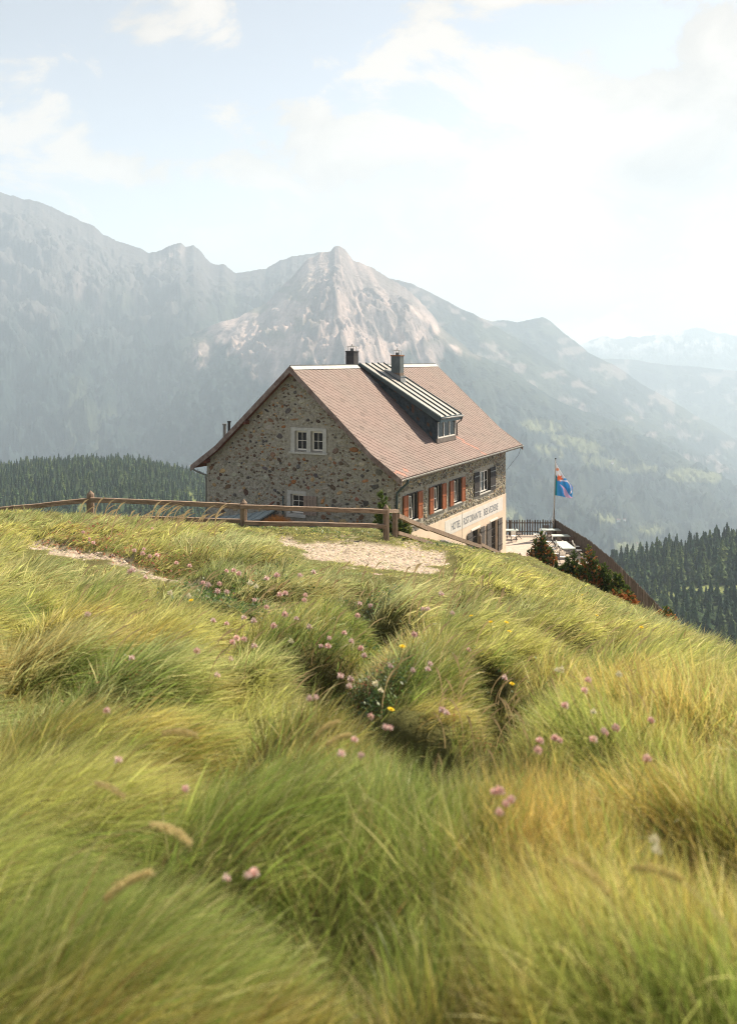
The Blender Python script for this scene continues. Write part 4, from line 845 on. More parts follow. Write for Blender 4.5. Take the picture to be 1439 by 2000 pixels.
def make_table(x, y, rz, lx, ly_, label):
    t = empty('garden_table', (x, y, BASE), rz); tag(t, label, 'table', 'tables on the terrace')
    mb = MB(); mb.box(-lx / 2, lx / 2, -ly_ / 2, ly_ / 2, .735, .765); mb.box(-lx / 2 + .02, lx / 2 - .02, -ly_ / 2 + .02, ly_ / 2 - .02, .70, .734); mb.build('tabletop', M['table_top'], t)
    for s in (-1, 1):
        for q in (-1, 1):
            mb = MB(); mb.bar((s * (lx / 2 - .15), q * (ly_ / 2 - .08), .70), (s * (lx / 2 - .22), -q * (ly_ / 2 - .12), .0), .035, .03); mb.build('leg', M['black_metal'], t)
def make_chair(kind):
    e = empty('folding_chair'); sm = M['slat_white' if kind == 'w' else 'slat_dark']
    mb = MB()
    for k in range(6): mb.box(-.20, .20, -.20 + k * .07, -.145 + k * .07, .445, .462)
    mb.build('seat', sm, e); mb = MB()
    for k in range(5): z = .60 + k * .062; y = .235 + (z - .45) * .16; mb.mesh([(-.20, y, z), (.20, y, z), (.20, y + .009, z + .048), (-.20, y + .009, z + .048), (-.20, y + .016, z), (.20, y + .016, z), (.20, y + .024, z + .048), (-.20, y + .024, z + .048)], [(0, 1, 2, 3), (7, 6, 5, 4), (0, 4, 5, 1), (3, 2, 6, 7), (0, 3, 7, 4), (1, 5, 6, 2)])
    mb.build('backrest', sm, e)
    for s in (-1, 1):
        mb = MB(); mb.tube([(s * .215, -.22, 0), (s * .215, .10, .36), (s * .215, .24, .50), (s * .215, .30, .90)], .013, 6); mb.build('leg', M['black_metal'], e)
        mb = MB(); mb.tube([(s * .19, .26, 0), (s * .19, -.18, .44)], .013, 6); mb.build('leg', M['black_metal'], e)
    mb = MB(); mb.tube([(-.215, -.18, .04), (.215, -.18, .04)], .010, 6); mb.tube([(-.19, .22, .04), (.19, .22, .04)], .010, 6); mb.build('stretcher', M['black_metal'], e)
    return e
def at_px(px, Y): return (px - 719.5) / F * Y
make_table(at_px(998, 72.9), 72.9, .05, 1.1, .7, 'pale table against the hotel corner by the far picket fence')
make_table(at_px(1079, 73.0), 73.0, 0, 1.75, .75, 'pale green table closest to the corner post under the flag')
make_table(at_px(1099, 70.6), 70.6, 0, 1.7, .8, 'pale green table in the middle of the row beside the side fence')
make_table(at_px(1102, 67.0), 67.0, .05, .95, 2.6, 'long pale green table nearest the shrubs with white chairs around it')
protos = {'w': None, 'd': None}
CH = [(1047, 72.6, -1.5, 'w', 'white folding chair at the left end of the table under the flag'), (1055, 71.6, -2.2, 'w', 'white folding chair turned away in front of the table under the flag'),
      (1068, 73.8, 0, 'd', 'brown slatted chair behind the table under the flag against the far fence'), (1072, 72.0, 3.1, 'd', 'brown slatted chair before the table under the flag, left one'), (1090, 72.0, 3.2, 'd', 'brown slatted chair before the table under the flag, right one'),
      (1108, 71.9, .1, 'd', 'brown slatted chair behind the middle table close to the side fence'), (1090, 69.6, 3.1, 'd', 'brown chair with its back to us at left of the middle table'), (1113, 69.6, 3.2, 'd', 'brown chair with its back to us at right of the middle table'),
      (1071, 69.7, -1.6, 'w', 'white chair at the left end of the middle table'), (1078, 68.0, -1.55, 'w', 'white chair on the left side of the long table, farther one'), (1080, 66.9, -1.5, 'w', 'white chair on the left side of the long table, middle one'), (1085, 65.4, -1.7, 'w', 'white chair on the left side of the long table, nearer one'),
      (1098, 64.4, 3.0, 'w', 'white chair at the near end of the long table'), (1126, 67.9, 1.6, 'w', 'upright white chair on the fence side of the long table, farther one'), (1130, 66.6, 1.5, 'w', 'upright white chair on the fence side of the long table, nearer one'),
      (1146, 62.5, 1.4, 'w', 'single white chair half hidden behind the tall shrub'), (1170, 57.5, 1.5, 'w', 'lone white chair glimpsed against the side fence right of the shrubs'),
      (1003, 71.9, 2.9, 'w', 'white chair in front of the table by the hotel corner'), (1013, 73.0, 1.5, 'd', 'brown chair at the right end of the table by the hotel corner')]
for px, Y, rz, k, lab in CH:
    if protos[k] is None: e = protos[k] = make_chair(k)
    else: e = copy_tree(protos[k])
    e.location = (at_px(px, Y), Y, BASE); e.rotation_euler = (0, 0, rz); tag(e, lab, 'chair', 'chairs on the terrace')
# flagpole and flag
fx, fy = 15.30, 73.7; fz0 = BASE
pole_top = -(896 - YH) / F * fy
M['pole'] = wood('pole_wood', (.16, .13, .11), (.34, .29, .25), (3, 3, 1))
fp = empty('flagpole', (fx - .14, fy, fz0)); tag(fp, 'tall thin wooden flagpole at the corner of the terrace fence', 'flagpole')
mb = MB(); mb.tube([(0, 0, 0), (.07, 0, 3), (.17, 0, pole_top - fz0)], [.06, .05, .035], 10); mb.build('pole', M['pole'], fp, smooth=True)
mb = MB(); mb.tube([(.17, 0, pole_top - fz0 - .02), (.17, 0, pole_top - fz0 + .06)], .055, 10); mb.build('finial', M['black_metal'], fp)
mb = MB(); mb.tube([(.02, -.06, 1.3), (-.12, -.12, 1.6), (-.02, -.08, 2.1), (.05, -.06, 2.6), (.14, -.05, pole_top - fz0 - .1)], .012, 5); mb.tube([(-.12, -.12, 1.6), (-.15, -.1, 1.3), (-.06, -.1, 1.15)], .02, 5); mb.build('rope', M['slat_white'], fp)
M['flag'] = mat('flag_cloth', attr='Col', rough=.8, trans=.45, spec=.1)
# flag outline in photo pixels: hoist top, down to hoist bottom, fly corner hanging
def flag_shape():
    nx, nyy = 60, 70; V = []; C = []; Q = []
    hoT, hoB = (1083.5, 903.5), (1081.5, 966.5)
    # top edge sags from hoist top to the fly top corner, fly edge down to the lower fly corner
    topE = [(1083.5, 901), (1089, 911), (1097, 924), (1106, 937), (1114, 946), (1117.8, 952)]; botE = [(1081.5, 967), (1088, 968), (1095, 969), (1103, 971), (1110, 972), (1116.8, 973)]
    interp = lambda E, s: (np.interp(s, np.linspace(0, 1, len(E)), [p[0] for p in E]), np.interp(s, np.linspace(0, 1, len(E)), [p[1] for p in E]))
    for j in range(nyy + 1):
        for i in range(nx + 1):
            s = i / nx; t = j / nyy; a = interp(topE, s); b = interp(botE, s); x = a[0] * (1 - t) + b[0] * t; y = a[1] * (1 - t) + b[1] * t
            dep = fy - .02 + s * (.22 * math.sin(s * 9 + t * 5) + .10 * math.sin(s * 17 - t * 7)) + .25 * s
            V.append(tuple(P3(x, y, dep) - Vector((fx, fy, fz0))))
            c = (.10, .42, .74)
            if s < .17 and t > .34: c = (.03, .30, .38)
            if t < .12 + .10 * math.sin(s * 8) and s > .25: c = (.12, .40, .86)
            if t < .36 and s < .55 * (1 - t): c = (.82, .82, .86)
            # orange splash with a ragged right edge
            ex, ey = (x - 1090.5) / 9, (y - 934) / 9; an = math.atan2(ey, ex)
            if -.1 < (x - 1087) / 20 and x < 1104 and math.hypot(ex * (.75 if ex > 0 else 1.7), ey) < .60 + .20 * math.sin(an * 7) and y < 941: c = (.80, .27, .13)
            if math.hypot((x - 1088) / 3, (y - 917) / 3) < 1: c = (.80, .42, .28)
            # pink tongue and pale outline
            u_ = (y - 946) / 27.; cx_ = 1094 + u_ * 19 + 2 * math.sin(u_ * 6)
            if 0 < u_ < 1 and abs(x - cx_ + (1 - u_) * 1) < .8 + 5.4 * u_ ** 1.1: c = (.82, .62, .80)
            if abs(x - (1106 + 9.5 * math.sin(min(max((y - 938) / 26, 0), 1) * 2.2))) < 1.3 and 938 < y < 964: c = (.84, .80, .88)
            if abs(y - (938 + (x - 1092) * .12)) < 1.0 and 1092 < x < 1107: c = (.84, .80, .88)
            C.append(c)
    for j in range(nyy):
        for i in range(nx): k = j * (nx + 1) + i; Q.append((k, k + 1, k + nx + 2, k + nx + 1))
    return V, C, Q
V, C, Q = flag_shape(); me = fast_mesh('flag', V, Q, col=np.array(C), mats=[M['flag']]); o = link('flag', me); o.location = (fx, fy, fz0)
tag(o, 'blue flag with orange splash and pink tongue hanging from the pole', 'flag')
md = o.modifiers.new('thick', 'SOLIDIFY'); md.thickness = .006

# ------------------------------------------------------------------ rail fence
M['railwood'] = wood('grey_brown_rail_wood', (.13, .085, .06), (.36, .27, .205), (1.6, 9, 9)); M['postwood'] = wood('weathered_post_wood', (.12, .08, .06), (.33, .25, .19), (8, 8, 1.4))
rf = empty('rail_fence', (-3.8, 27.5, gz(-3.8, 27.5))); tag(rf, 'weathered wooden post and rail fence across the hillside before the hotel', 'fence')
RO = rf.location.copy()
def rpost(px, ptop, pbot, Y, w, cone=.1, lean=0):
    T = P3(px, ptop, Y); x = T.x; zb_ = gz(x, Y) - .25; mb = MB(); r = w / F * Y / 2; n = 8
    rgp = random.Random(int(px)); rr = [r * rgp.uniform(.93, 1.06) for _ in range(n)]; vs = []
    for z in (zb_, T.z - .14, T.z - .10, T.z):
        k = {zb_: 1.04, T.z - .14: 1.0, T.z - .10: .93, T.z: .12}[z]
        for j in range(n): a = 2 * math.pi * (j + .5) / n; vs.append(Vector((x + lean * (z - zb_) + math.cos(a) * rr[j] * k, Y + math.sin(a) * rr[j] * k, z)) - RO)
    fs = [(i * n + j, i * n + (j + 1) % n, (i + 1) * n + (j + 1) % n, (i + 1) * n + j) for i in range(3) for j in range(n)] + [tuple(3 * n + j for j in range(n))]
    mb.mesh(vs, fs); mb.build('post', M['postwood'], rf)
for a in ((177, 958, 1022, 28.2, 14), (476, 975, 1049, 27.5, 14), (754, 985, 1060, 27.2, 12.5), (771, 993, 1056, 28.0, 11.5), (936, 1041, 1090, 37, 9.5), (-120, 985, 1060, 27.5, 14), (1015, 1080, 1120, 46, 8)): rpost(*a)
def rail(a, b, w=.11, h=.10, w2=None):
    mb = MB(); A_ = P3(*a) - RO; B_ = P3(*b) - RO; k = 6; prev = A_; rgp = random.Random(int(a[0] + a[1]))
    pts = [A_.lerp(B_, i / k) + Vector((0, 0, rgp.uniform(-.012, .012))) for i in range(k + 1)]
    for p, q in zip(pts, pts[1:]): mb.bar(p, q, w * rgp.uniform(.92, 1.05), h * rgp.uniform(.94, 1.06))
    mb.build('rail', M['railwood'], rf)
rail((177, 976, 28.05), (472, 989, 27.55), .12, .14); rail((470, 990, 27.35), (757, 999, 27.1), .12, .13); rail((-125, 1008, 27.3), (174, 977, 28.2), .12, .13)
rail((180, 1010, 28.2), (476, 1018, 27.6), .11, .12); rail((478, 1021, 27.4), (755, 1027.5, 27.15), .12, .115); rail((-120, 1038, 27.3), (176, 1011, 28.2), .11, .12)
rail((756, 998, 27.25), (776, 998, 28.1), .11, .10)
rail((776, 1007, 28.1), (836, 1034, 31.5), .13, .13); rail((830, 1030, 31.3), (938, 1068, 37), .13, .14); rail((776, 1040, 28.1), (884, 1076, 33.5), .11, .11); rail((936, 1062, 37), (1015, 1100, 46), .12, .12)

# ------------------------------------------------------------------ dwarf pines and small plants
M['needles'] = mat('pine_needles', attr='Col', rough=.75, trans=.25, spec=.2)
M['branch'] = wood('shrub_bark', (.09, .06, .045), (.28, .22, .17), (3, 3, 2))
def pine_shrub(name, x, y, h, rx, nst, label, seed, orange=.3, ny_=.6, group=None, lean=0, bare=True):
    rg = random.Random(seed); ng = np.random.default_rng(seed); z0_ = gz(x, y) - .05; e = empty(name, (x, y, z0_)); tag(e, label, 'shrub', group)
    bm = MB(); VV = []; TT = []; CC = []; VO = []; TO = []; CO = []
    def needles(lst, p, d, L_, n, col, var):
        V_, T_, C_ = lst; d = Vector(d).normalized()
        for k in range(n):
            a = rg.uniform(0, 6.28); s = d.orthogonal().normalized(); s2 = d.cross(s); out_ = (s * math.cos(a) + s2 * math.sin(a)); dd = (d * rg.uniform(.5, 1.2) + out_ * rg.uniform(.5, 1.1)).normalized()
            q = Vector(p) + d * rg.uniform(-.05, .09); w = dd.cross(Vector((rg.uniform(-1, 1), rg.uniform(-1, 1), rg.uniform(-1, 1)))).normalized() * rg.uniform(.012, .022); b = len(V_)
            Lr = L_ * rg.uniform(.6, 1.2); V_ += [q - w, q + w, q + dd * Lr]; T_.append((b, b + 1, b + 2)); kk = rg.uniform(*var); C_ += [tuple(c * kk for c in col)] * 3
    for i in range(nst):
        a = rg.uniform(0, 6.28); r0 = rg.random() ** .6; bx_, by_ = math.cos(a) * rx * r0 * .95, math.sin(a) * rx * ny_ * r0 * .9; hh = h * (1 - .55 * r0 ** 1.5) * rg.uniform(.75, 1.05)
        if i == 0: bx_ = by_ = 0; hh = h
        pts = [Vector((bx_ * .15, by_ * .15, 0)), Vector((bx_ * .75, by_ * .75, hh * .25)), Vector((bx_ + rg.uniform(-.06, .06), by_, hh * .62)), Vector((bx_ + lean * hh + rg.uniform(-.08, .08), by_ + rg.uniform(-.08, .08), hh))]
        bm.tube(pts, [.03, .022, .014, .006], 5)
        col = rg.choice([(.07, .11, .025), (.10, .15, .03), (.05, .085, .025), (.18, .20, .045)]); nk = int(10 + hh * 14)
        for k in range(nk):
            t_ = .12 + .88 * k / nk; sI = t_ * 3; j = min(2, int(sI)); p = pts[j].lerp(pts[j + 1], sI - j); d = pts[j + 1] - pts[j]; br = (1 - t_) * .26 + .05
            # side twig
            aa = rg.uniform(0, 6.28); tip = p + Vector((math.cos(aa) * br, math.sin(aa) * br, br * .75)); bm.tube([p, tip], [.008, .004], 3)
            if rg.random() < orange * (.5 + .9 * (seed % 3 == 0)) and t_ < .93: needles((VO, TO, CO), tip, tip - p, .07, 34, rg.choice([(.50, .20, .055), (.42, .14, .04), (.60, .30, .12)]), (.6, 1.3))
            else: needles((VV, TT, CC), tip, tip - p, .10, 26, col, (.6, 1.6)); needles((VV, TT, CC), p, d, .10, 10, col, (.6, 1.5))
        needles((VV, TT, CC), pts[3], pts[3] - pts[2], .13, 30, (.13, .18, .04), (.7, 1.3))
    bm.build('branches', M['branch'], e)
    link('foliage', fast_mesh('foliage', VV, tris=TT, col=np.array(CC), smooth=False, mats=[M['needles']]), e)
    if VO: link('brown_tips', fast_mesh('brown_tips', VO, tris=TO, col=np.array(CO), smooth=False, mats=[M['needles']]), e)
G_ = 'dwarf pines between the meadow and the terrace'
def sh(px, Y, h, rx, n, lab, seed, orange=.3): pine_shrub('dwarf_pine', (px - 719.5) / F * Y, Y, h, rx * 1.3, int(n * 1.6), lab, seed, orange, group=G_)
sh(1056, 43.5, 1.95, .50, 16, 'dwarf pine standing alone, leftmost, right of the hotel corner', 3, .45)
sh(1090, 43.5, 1.05, .45, 9, 'low dwarf pine tucked in the gap before the white chairs', 4, .2)
sh(1120, 43, 2.0, .75, 20, 'broad green dwarf pine with bare stems, left half of the thicket', 5, .22)
sh(1152, 42.5, 2.55, .55, 20, 'tallest dwarf pine with a pointed top and many rusty tufts', 6, .42)
sh(1180, 42.5, 2.1, .6, 18, 'dark green dwarf pine just right of the tallest one', 7, .15)
sh(1205, 42, 1.7, .55, 15, 'rounded green dwarf pine close to the dark board fence', 8, .15)
sh(1222, 41, .85, .45, 10, 'low dwarf pine covered in rust orange tufts at the thicket edge', 9, .85)
sh(1205, 40.5, .55, .35, 7, 'smallest rusty dwarf pine in front of the thicket', 12, .8)
sh(1238, 42.5, .75, .3, 6, 'narrow dark dwarf pine at the right end of the thicket', 10, .2)
sh(1296, 40.0, .8, .4, 8, 'orange tipped dwarf pine at the foot of the board fence far right', 15, .6)
pine_shrub('young_pine', P3(748, 1000, 31).x, 31, 1.45, .10, 4, 'slender young pine behind the rail fence at the near hotel corner', 21, 0)
pine_shrub('young_pine', P3(780, 1000, 31).x, 31.2, 1.0, .2, 6, 'leafy green shoots between the last fence posts and the facade', 22, 0)
def tuft_thing(name, x, y, h, r, n, col, label, cat, seed, zoff=0):
    ng = np.random.default_rng(seed); z0_ = gz(x, y) - .05; a = ng.uniform(0, 6.28, n); q = ng.random(n) ** .5 * r; bx_, by_ = np.cos(a) * q * 1.6, np.sin(a) * q; hh = h * ng.uniform(.5, 1.1, n) * (1 - .4 * (q / r) ** 2)
    w = .014; V = np.zeros((n, 3, 3)); V[:, 0] = np.stack([bx_ - w, by_, 0 * q], 1); V[:, 1] = np.stack([bx_ + w, by_, 0 * q], 1); V[:, 2] = np.stack([bx_ * 1.25 + ng.normal(0, .05, n), by_ * 1.2, hh], 1)
    C = (np.array(col)[None] * ng.uniform(.6, 1.35, (n, 1)))[:, None].repeat(3, 1)
    o = link(name, fast_mesh(name, V.reshape(-1, 3), tris=np.arange(n * 3).reshape(-1, 3), col=C.reshape(-1, 3), smooth=False, mats=[M['needles']])); o.location = (x, y, z0_); return tag(o, label, cat)
tuft_thing('orange_shrub', P3(542, 1020, 49.5).x, 49.5, 1.0, .5, 2200, (.62, .27, .08), 'orange brown grassy shrub at the foot of the gable behind the rail fence', 'shrub', 1)
def rock(name, x, y, z, sx, sy, sz, label, seed, col=(.42, .38, .34)):
    rg = random.Random(seed); import bmesh; bm = bmesh.new(); bmesh.ops.create_icosphere(bm, subdivisions=3, radius=1)
    for v in bm.verts:
        k = 1 + .35 * mnoise.noise(v.co * 1.3 + Vector((seed, 0, 0))) + .12 * mnoise.noise(v.co * 4 + Vector((seed, 0, 0))); v.co = Vector((round(v.co.x * k * 2.2) / 2.2 * .4 + v.co.x * k * .6, v.co.y * k, v.co.z * k)); v.co = Vector((v.co.x * sx, v.co.y * sy, v.co.z * sz))
    me = bpy.data.meshes.new(name); bm.to_mesh(me); bm.free(); me.materials.append(M['rock_']); o = link(name, me); o.location = (x, y, z); return tag(o, label, 'rock')
M['rock_'] = mat('grey_rock', (.34, .30, .27), .9, noise=(7, .35, 8), bump=(9, .8, .06), spec=.15)
rock('boulder', P3(867, 1056, 43).x, 43, P3(867, 1062, 43).z, .32, .25, .22, 'pale boulder on the grass edge against the cream hotel wall', 2)
x, y, z = to_ground(982, 1432); rock('stone', x, y, gz(x, y) + .0, .12, .09, .045, 'flat grey stone in the dark hollow between the tussocks', 5)
x, y, z = to_ground(990, 1412); rock('stone', x, y, gz(x, y) + .0, .07, .06, .04, 'small grey stone behind the flat one in the dark hollow', 8)

# far houses in the valley meadows
M['farwall'] = mat('white_render_far', (.8, .78, .74), .9); M['farroof'] = mat('far_roof', (.20, .12, .10), .8)
def on_sheet(px, py):
    Xc, Yc, z = PK; PXs = 719.5 + F * Xc / Yc; PYs = YH - F * z / Yc; i = np.argmin(np.hypot(PXs - px, PYs - py)); return float(Xc.flat[i]), float(Yc.flat[i]), float(z.flat[i])
for px, py, s, lab in ((1207, 1015, 8, 'white farmhouse at left of two on the small meadow across the valley'), (1220, 1015, 6, 'smaller white farmhouse at right on the same small valley meadow'), (1194, 905, 8, 'far white house in the upper meadow band above the flag'),
                       (1232, 1066, 9, 'white house in the village low in the valley by the forest edge'), (1241, 1063, 7, 'second village house uphill right of the white one low in the valley'), (1222, 1070, 7, 'village house lowest and leftmost beside the forest edge'), (1273, 920, 7, 'tiny white house at far right of the upper meadows')):
    x, y, z = on_sheet(px, py); e = empty('farmhouse', (x, y, z), random.uniform(-.5, .5)); tag(e, lab, 'house', 'houses across the valley')
    mb = MB(); mb.box(-s * .6, s * .6, -s * .45, s * .45, -3, s * .5); mb.build('wall', M['farwall'], e)
    mb = MB(); zt = s * .5; mb.mesh([(-s * .7, -s * .55, zt), (s * .7, -s * .55, zt), (s * .7, s * .55, zt), (-s * .7, s * .55, zt), (-s * .7, 0, zt + s * .4), (s * .7, 0, zt + s * .4)], [(0, 1, 5, 4), (2, 3, 4, 5), (3, 0, 4), (1, 2, 5), (0, 3, 2, 1)]); mb.build('roof', M['farroof'], e)

# ------------------------------------------------------------------ grass
def leaf_material(name, trans, rough=.55, spec=.25):
    m = bpy.data.materials.new(name); m.use_nodes = True; t = m.node_tree; b = t.nodes['Principled BSDF']; a = nn(t, 'ShaderNodeAttribute'); a.attribute_name = 'Col'
    t.links.new(a.outputs['Color'], b.inputs['Base Color']); b.inputs['Roughness'].default_value = rough; b.inputs['Specular IOR Level'].default_value = spec
    tr = nn(t, 'ShaderNodeBsdfTranslucent'); t.links.new(a.outputs['Color'], tr.inputs[0]); ms = nn(t, 'ShaderNodeMixShader'); ms.inputs[0].default_value = trans
    t.links.new(b.outputs[0], ms.inputs[1]); t.links.new(tr.outputs[0], ms.inputs[2]); t.links.new(ms.outputs[0], t.nodes['Material Output'].inputs[0]); return m
M['grass'] = leaf_material('grass_blades', .5, .45, .35)
def sample_field(n, y0, y1, k, seed, azm=.62):
    rg = np.random.default_rng(seed); u = rg.random(n); a, b = y0 ** k, y1 ** k; Y = (a + u * (b - a)) ** (1 / k); X = rg.uniform(-azm, azm, n) * (Y + 2.6); return X, Y, rg
TRAIL = [(60, 1070, 9), (150, 1082, 10), (215, 1093, 9), (290, 1118, 8), (340, 1132, 6), (390, 1158, 8), (440, 1186, 8), (475, 1200, 3)]
def mid0(X, Y): return fbm(X * 1.2 + 9, Y * 1.2, 3)
def blades(name, n, y0, y1, k, seed, K, lenk=1.0, wmin=.0026, wpx=.70, green=0):
    X, Y, rg = sample_field(n, y0, y1, k, seed)
    # clumping
    X = X + rg.normal(0, .01, n); z, z0, t, dx, dy, idn, pm, h = ground(X, Y, True)
    px = 719.5 + F * X / Y; py = YH - F * z / Y
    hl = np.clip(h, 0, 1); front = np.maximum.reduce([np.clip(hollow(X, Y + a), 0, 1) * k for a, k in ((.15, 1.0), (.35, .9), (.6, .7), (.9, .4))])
    lx = (X - OX) * UD[0] + (Y - OY) * UD[1]; lv = (X - OX) * VD[0] + (Y - OY) * VD[1]; inh = (lx > -.1) & (lv > -.1) & (lx < HL) & (lv < HW)
    keep = (rg.random(n) > pm * (.72 + .28 * (fbm(X * 3, Y * 1.6, 3) < .56))) & ~inh & (z > BASE + .02) & ~((Y > 46) & (z0 < -14.3)) & (rg.random(n) > .35 * hl)
    # trampled, shorter turf near the path
    X, Y, z, t, dx, dy, idn, pm, hl, px, py = [q[keep] for q in (X, Y, z, t, dx, dy, idn, pm, hl, px, py)]; front = front[keep]; n = len(X)
    nrp = nearpath(X, Y, z)
    turf = np.clip(sstep(20, 27, Y) * (.35 + .40 * sstep(420, 500, px)) + 1.0 * nrp * (.55 + .7 * mid0(X, Y)), 0, .75)
    big = fbm(X * .35 + 5, Y * .35, 4); mid = fbm(X * 1.6, Y * 1.6 + 3, 3); loc = rg.random(n)
    Ln = (.17 + .24 * t + .10 * (big - .5) * 2) * rg.uniform(.55, 1.2, n) * (1 - turf) * (1 - .72 * np.maximum(hl, front)) * lenk; Ln = np.maximum(Ln, .05)
    # lean direction: wind from the left, tussocks spill outwards; right foreground stands up and leans back left
    rw = sstep(860, 1120, px) * sstep(8.5, 5.0, Y); flow = (fbm(X * .5 + 40, Y * .5, 3) - .5) * 2.2
    ang = flow + .25 + (idn - .5) * 1.3 + (fbm(X * 2.2 + 11, Y * 2.2, 3) - .5) * 1.6; wx = np.cos(ang) * (1 - rw) - .45 * rw; wy = np.sin(ang) * .5 * (1 - rw) - .25 * rw
    rr = np.hypot(dx, dy) + 1e-6; ex = np.clip(1 - t, 0, 1) ** .7; dxn, dyn = dx / rr, dy / rr
    vx = wx * 1.0 + .75 * dxn * ex + rg.normal(0, .30, n); vy = wy + .75 * dyn * ex + rg.normal(0, .32, n)
    vm = np.hypot(vx, vy); ux, uy = vx / (vm + 1e-6), vy / (vm + 1e-6)
    th0 = np.clip(.32 + .38 * vm + rg.normal(0, .12, n), .02, 1.1); th1 = np.clip(th0 + .75 * vm * rg.uniform(.5, 1.3, n) - .35 * rw, .1, 1.75)
    P = np.stack([X, Y, z - .03], 1); pts = [P]; seg = Ln / K
    for i in range(K):
        th = th0 + (th1 - th0) * (i + .5) / K; P = P + np.stack([np.sin(th) * ux, np.sin(th) * uy, np.cos(th)], 1) * seg[:, None]; pts.append(P)
    D = pts[-1] - pts[0]; D /= np.linalg.norm(D, axis=1)[:, None] + 1e-9; Rv = rg.normal(0, 1, (n, 3)) * [1, .55, 1]; wv = np.cross(D, Rv); wv /= np.linalg.norm(wv, axis=1)[:, None] + 1e-9
    wk = np.exp(rg.normal(-.12, .42, n)); wd = np.maximum(wmin, wpx * Y / 898) * wk / 2
    nv_ = 2 * K + 1; V = np.empty((n, nv_, 3), np.float32)
    for i in range(K): f = (1 - .75 * (i / K) ** 1.6); V[:, 2 * i] = pts[i] - wv * (wd * f)[:, None]; V[:, 2 * i + 1] = pts[i] + wv * (wd * f)[:, None]
    V[:, 2 * K] = pts[K]
    # colour of the plants, plus painted shade in the hollows
    straw = np.array([.72, .62, .33]); yel = np.array([.60, .61, .18]); grn = np.array([.21, .33, .055]); sil = np.array([.52, .58, .27]); brn = np.array([.26, .15, .06]); gold = np.array([.60, .40, .11]); shade_grn = np.array([.05, .085, .016])
    m1 = sstep(.38, .62, big + .25 * (mid - .5) + .18 * (idn - .5)); c = yel[None] * (1 - m1[:, None]) + sil[None] * m1[:, None]
    far = sstep(5, 14, Y); gm = sstep(.45, .75, mid + .5 * (idn - .5) + .30 * sstep(7, 3, Y)) * (1 - .45 * far); gm = np.clip(gm + .5 * rw + .25 * green + .45 * sstep(4.2, 2.6, Y) * (1 - rw), 0, 1) * (.5 + .8 * (loc > .35)); gm = np.clip(gm, 0, .95)[:, None]; c = c * (1 - gm) + grn * gm
    gd = (sstep(.5, .64, fbm(X * 1.1 + 70, Y * 1.1, 3)) * .5 + .75 * np.exp(-(np.hypot((px - 1040) / 110, (py - 1600) / 110)) ** 2) + .22 * rw * (mid > .52)) * (loc < .75); gd = np.clip(gd, 0, .85)[:, None]; gd = gd * (1 - .4 * far[:, None]); c = c * (1 - gd) + gold * gd
    sm = ((rg.random(n) < .16 + .12 * far))[:, None]; c = np.where(sm, c * .35 + straw * .65, c)
    bm_ = ((rg.random(n) < .05 + .22 * ex * (hl > .1)) )[:, None]; c = np.where(bm_, brn, c)
    hollow_shade = np.clip(hl * 1.0, 0, .88)[:, None]; c = c * (1 - hollow_shade) + shade_grn * hollow_shade; c = c * rg.uniform(.5, 1.5, (n, 1))  # dark green laid over hollow blades stands in for shade
    C = np.empty((n, nv_, 3), np.float32)
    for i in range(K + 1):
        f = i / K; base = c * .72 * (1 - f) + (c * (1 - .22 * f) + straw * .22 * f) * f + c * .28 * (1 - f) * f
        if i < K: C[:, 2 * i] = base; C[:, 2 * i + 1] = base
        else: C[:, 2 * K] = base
    b = (np.arange(n) * nv_)[:, None]; Q = np.concatenate([b + np.array([2 * i, 2 * i + 1, 2 * i + 3, 2 * i + 2]) for i in range(K - 1)]) if K > 1 else None
    T = b + np.array([2 * K - 2, 2 * K - 1, 2 * K])
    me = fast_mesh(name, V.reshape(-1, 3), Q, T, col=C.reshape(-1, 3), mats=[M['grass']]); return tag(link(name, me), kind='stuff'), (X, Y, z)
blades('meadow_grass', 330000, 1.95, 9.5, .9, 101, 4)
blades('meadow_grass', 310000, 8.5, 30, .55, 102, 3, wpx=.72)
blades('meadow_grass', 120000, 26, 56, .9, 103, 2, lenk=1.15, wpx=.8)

blades('broad_grass', 9000, 2.2, 12, .9, 104, 4, lenk=1.15, wmin=.0055, wpx=1.2, green=1.2)
# seed stalks rising above the grass
def stalks(n, zones, seed):
    rg = np.random.default_rng(seed); mb_v = []; mb_t = []; mb_c = []
    for (px0, px1, py0, py1, cnt, hgt, bend) in zones:
        for _ in range(cnt):
            x, y, z = to_ground(rg.uniform(px0, px1), rg.uniform(py0, py1))
            if y > 40: continue
            hh = hgt * rg.uniform(.7, 1.25); w = max(.0018, .45 * y / 898); bx_ = bend * rg.uniform(.5, 1.4); K = 7; prev = None
            z = gz(x, y); c = np.array([.46, .34, .19]) * rg.uniform(.7, 1.2)
            for i in range(K + 1):
                f = i / K; p = np.array([x + bx_ * hh * f ** 2.2, y + .1 * hh * f * f, z + hh * (f - .22 * f ** 3.5)]); ww = w * (1 if f < .68 else 2.6 * math.sin(math.pi * (f - .62) / .40) + .3)
                b = len(mb_v); mb_v += [p - [ww, 0, 0], p + [ww, 0, 0]]; mb_c += [c * (1.0 if f < .68 else 1.15)] * 2
                if i: mb_t += [(b - 2, b - 1, b + 1), (b - 2, b + 1, b)]
    me = fast_mesh('seed_stalks', np.array(mb_v), tris=mb_t, col=np.array(mb_c), smooth=False, mats=[M['grass']]); tag(link('seed_stalks', me), kind='stuff')
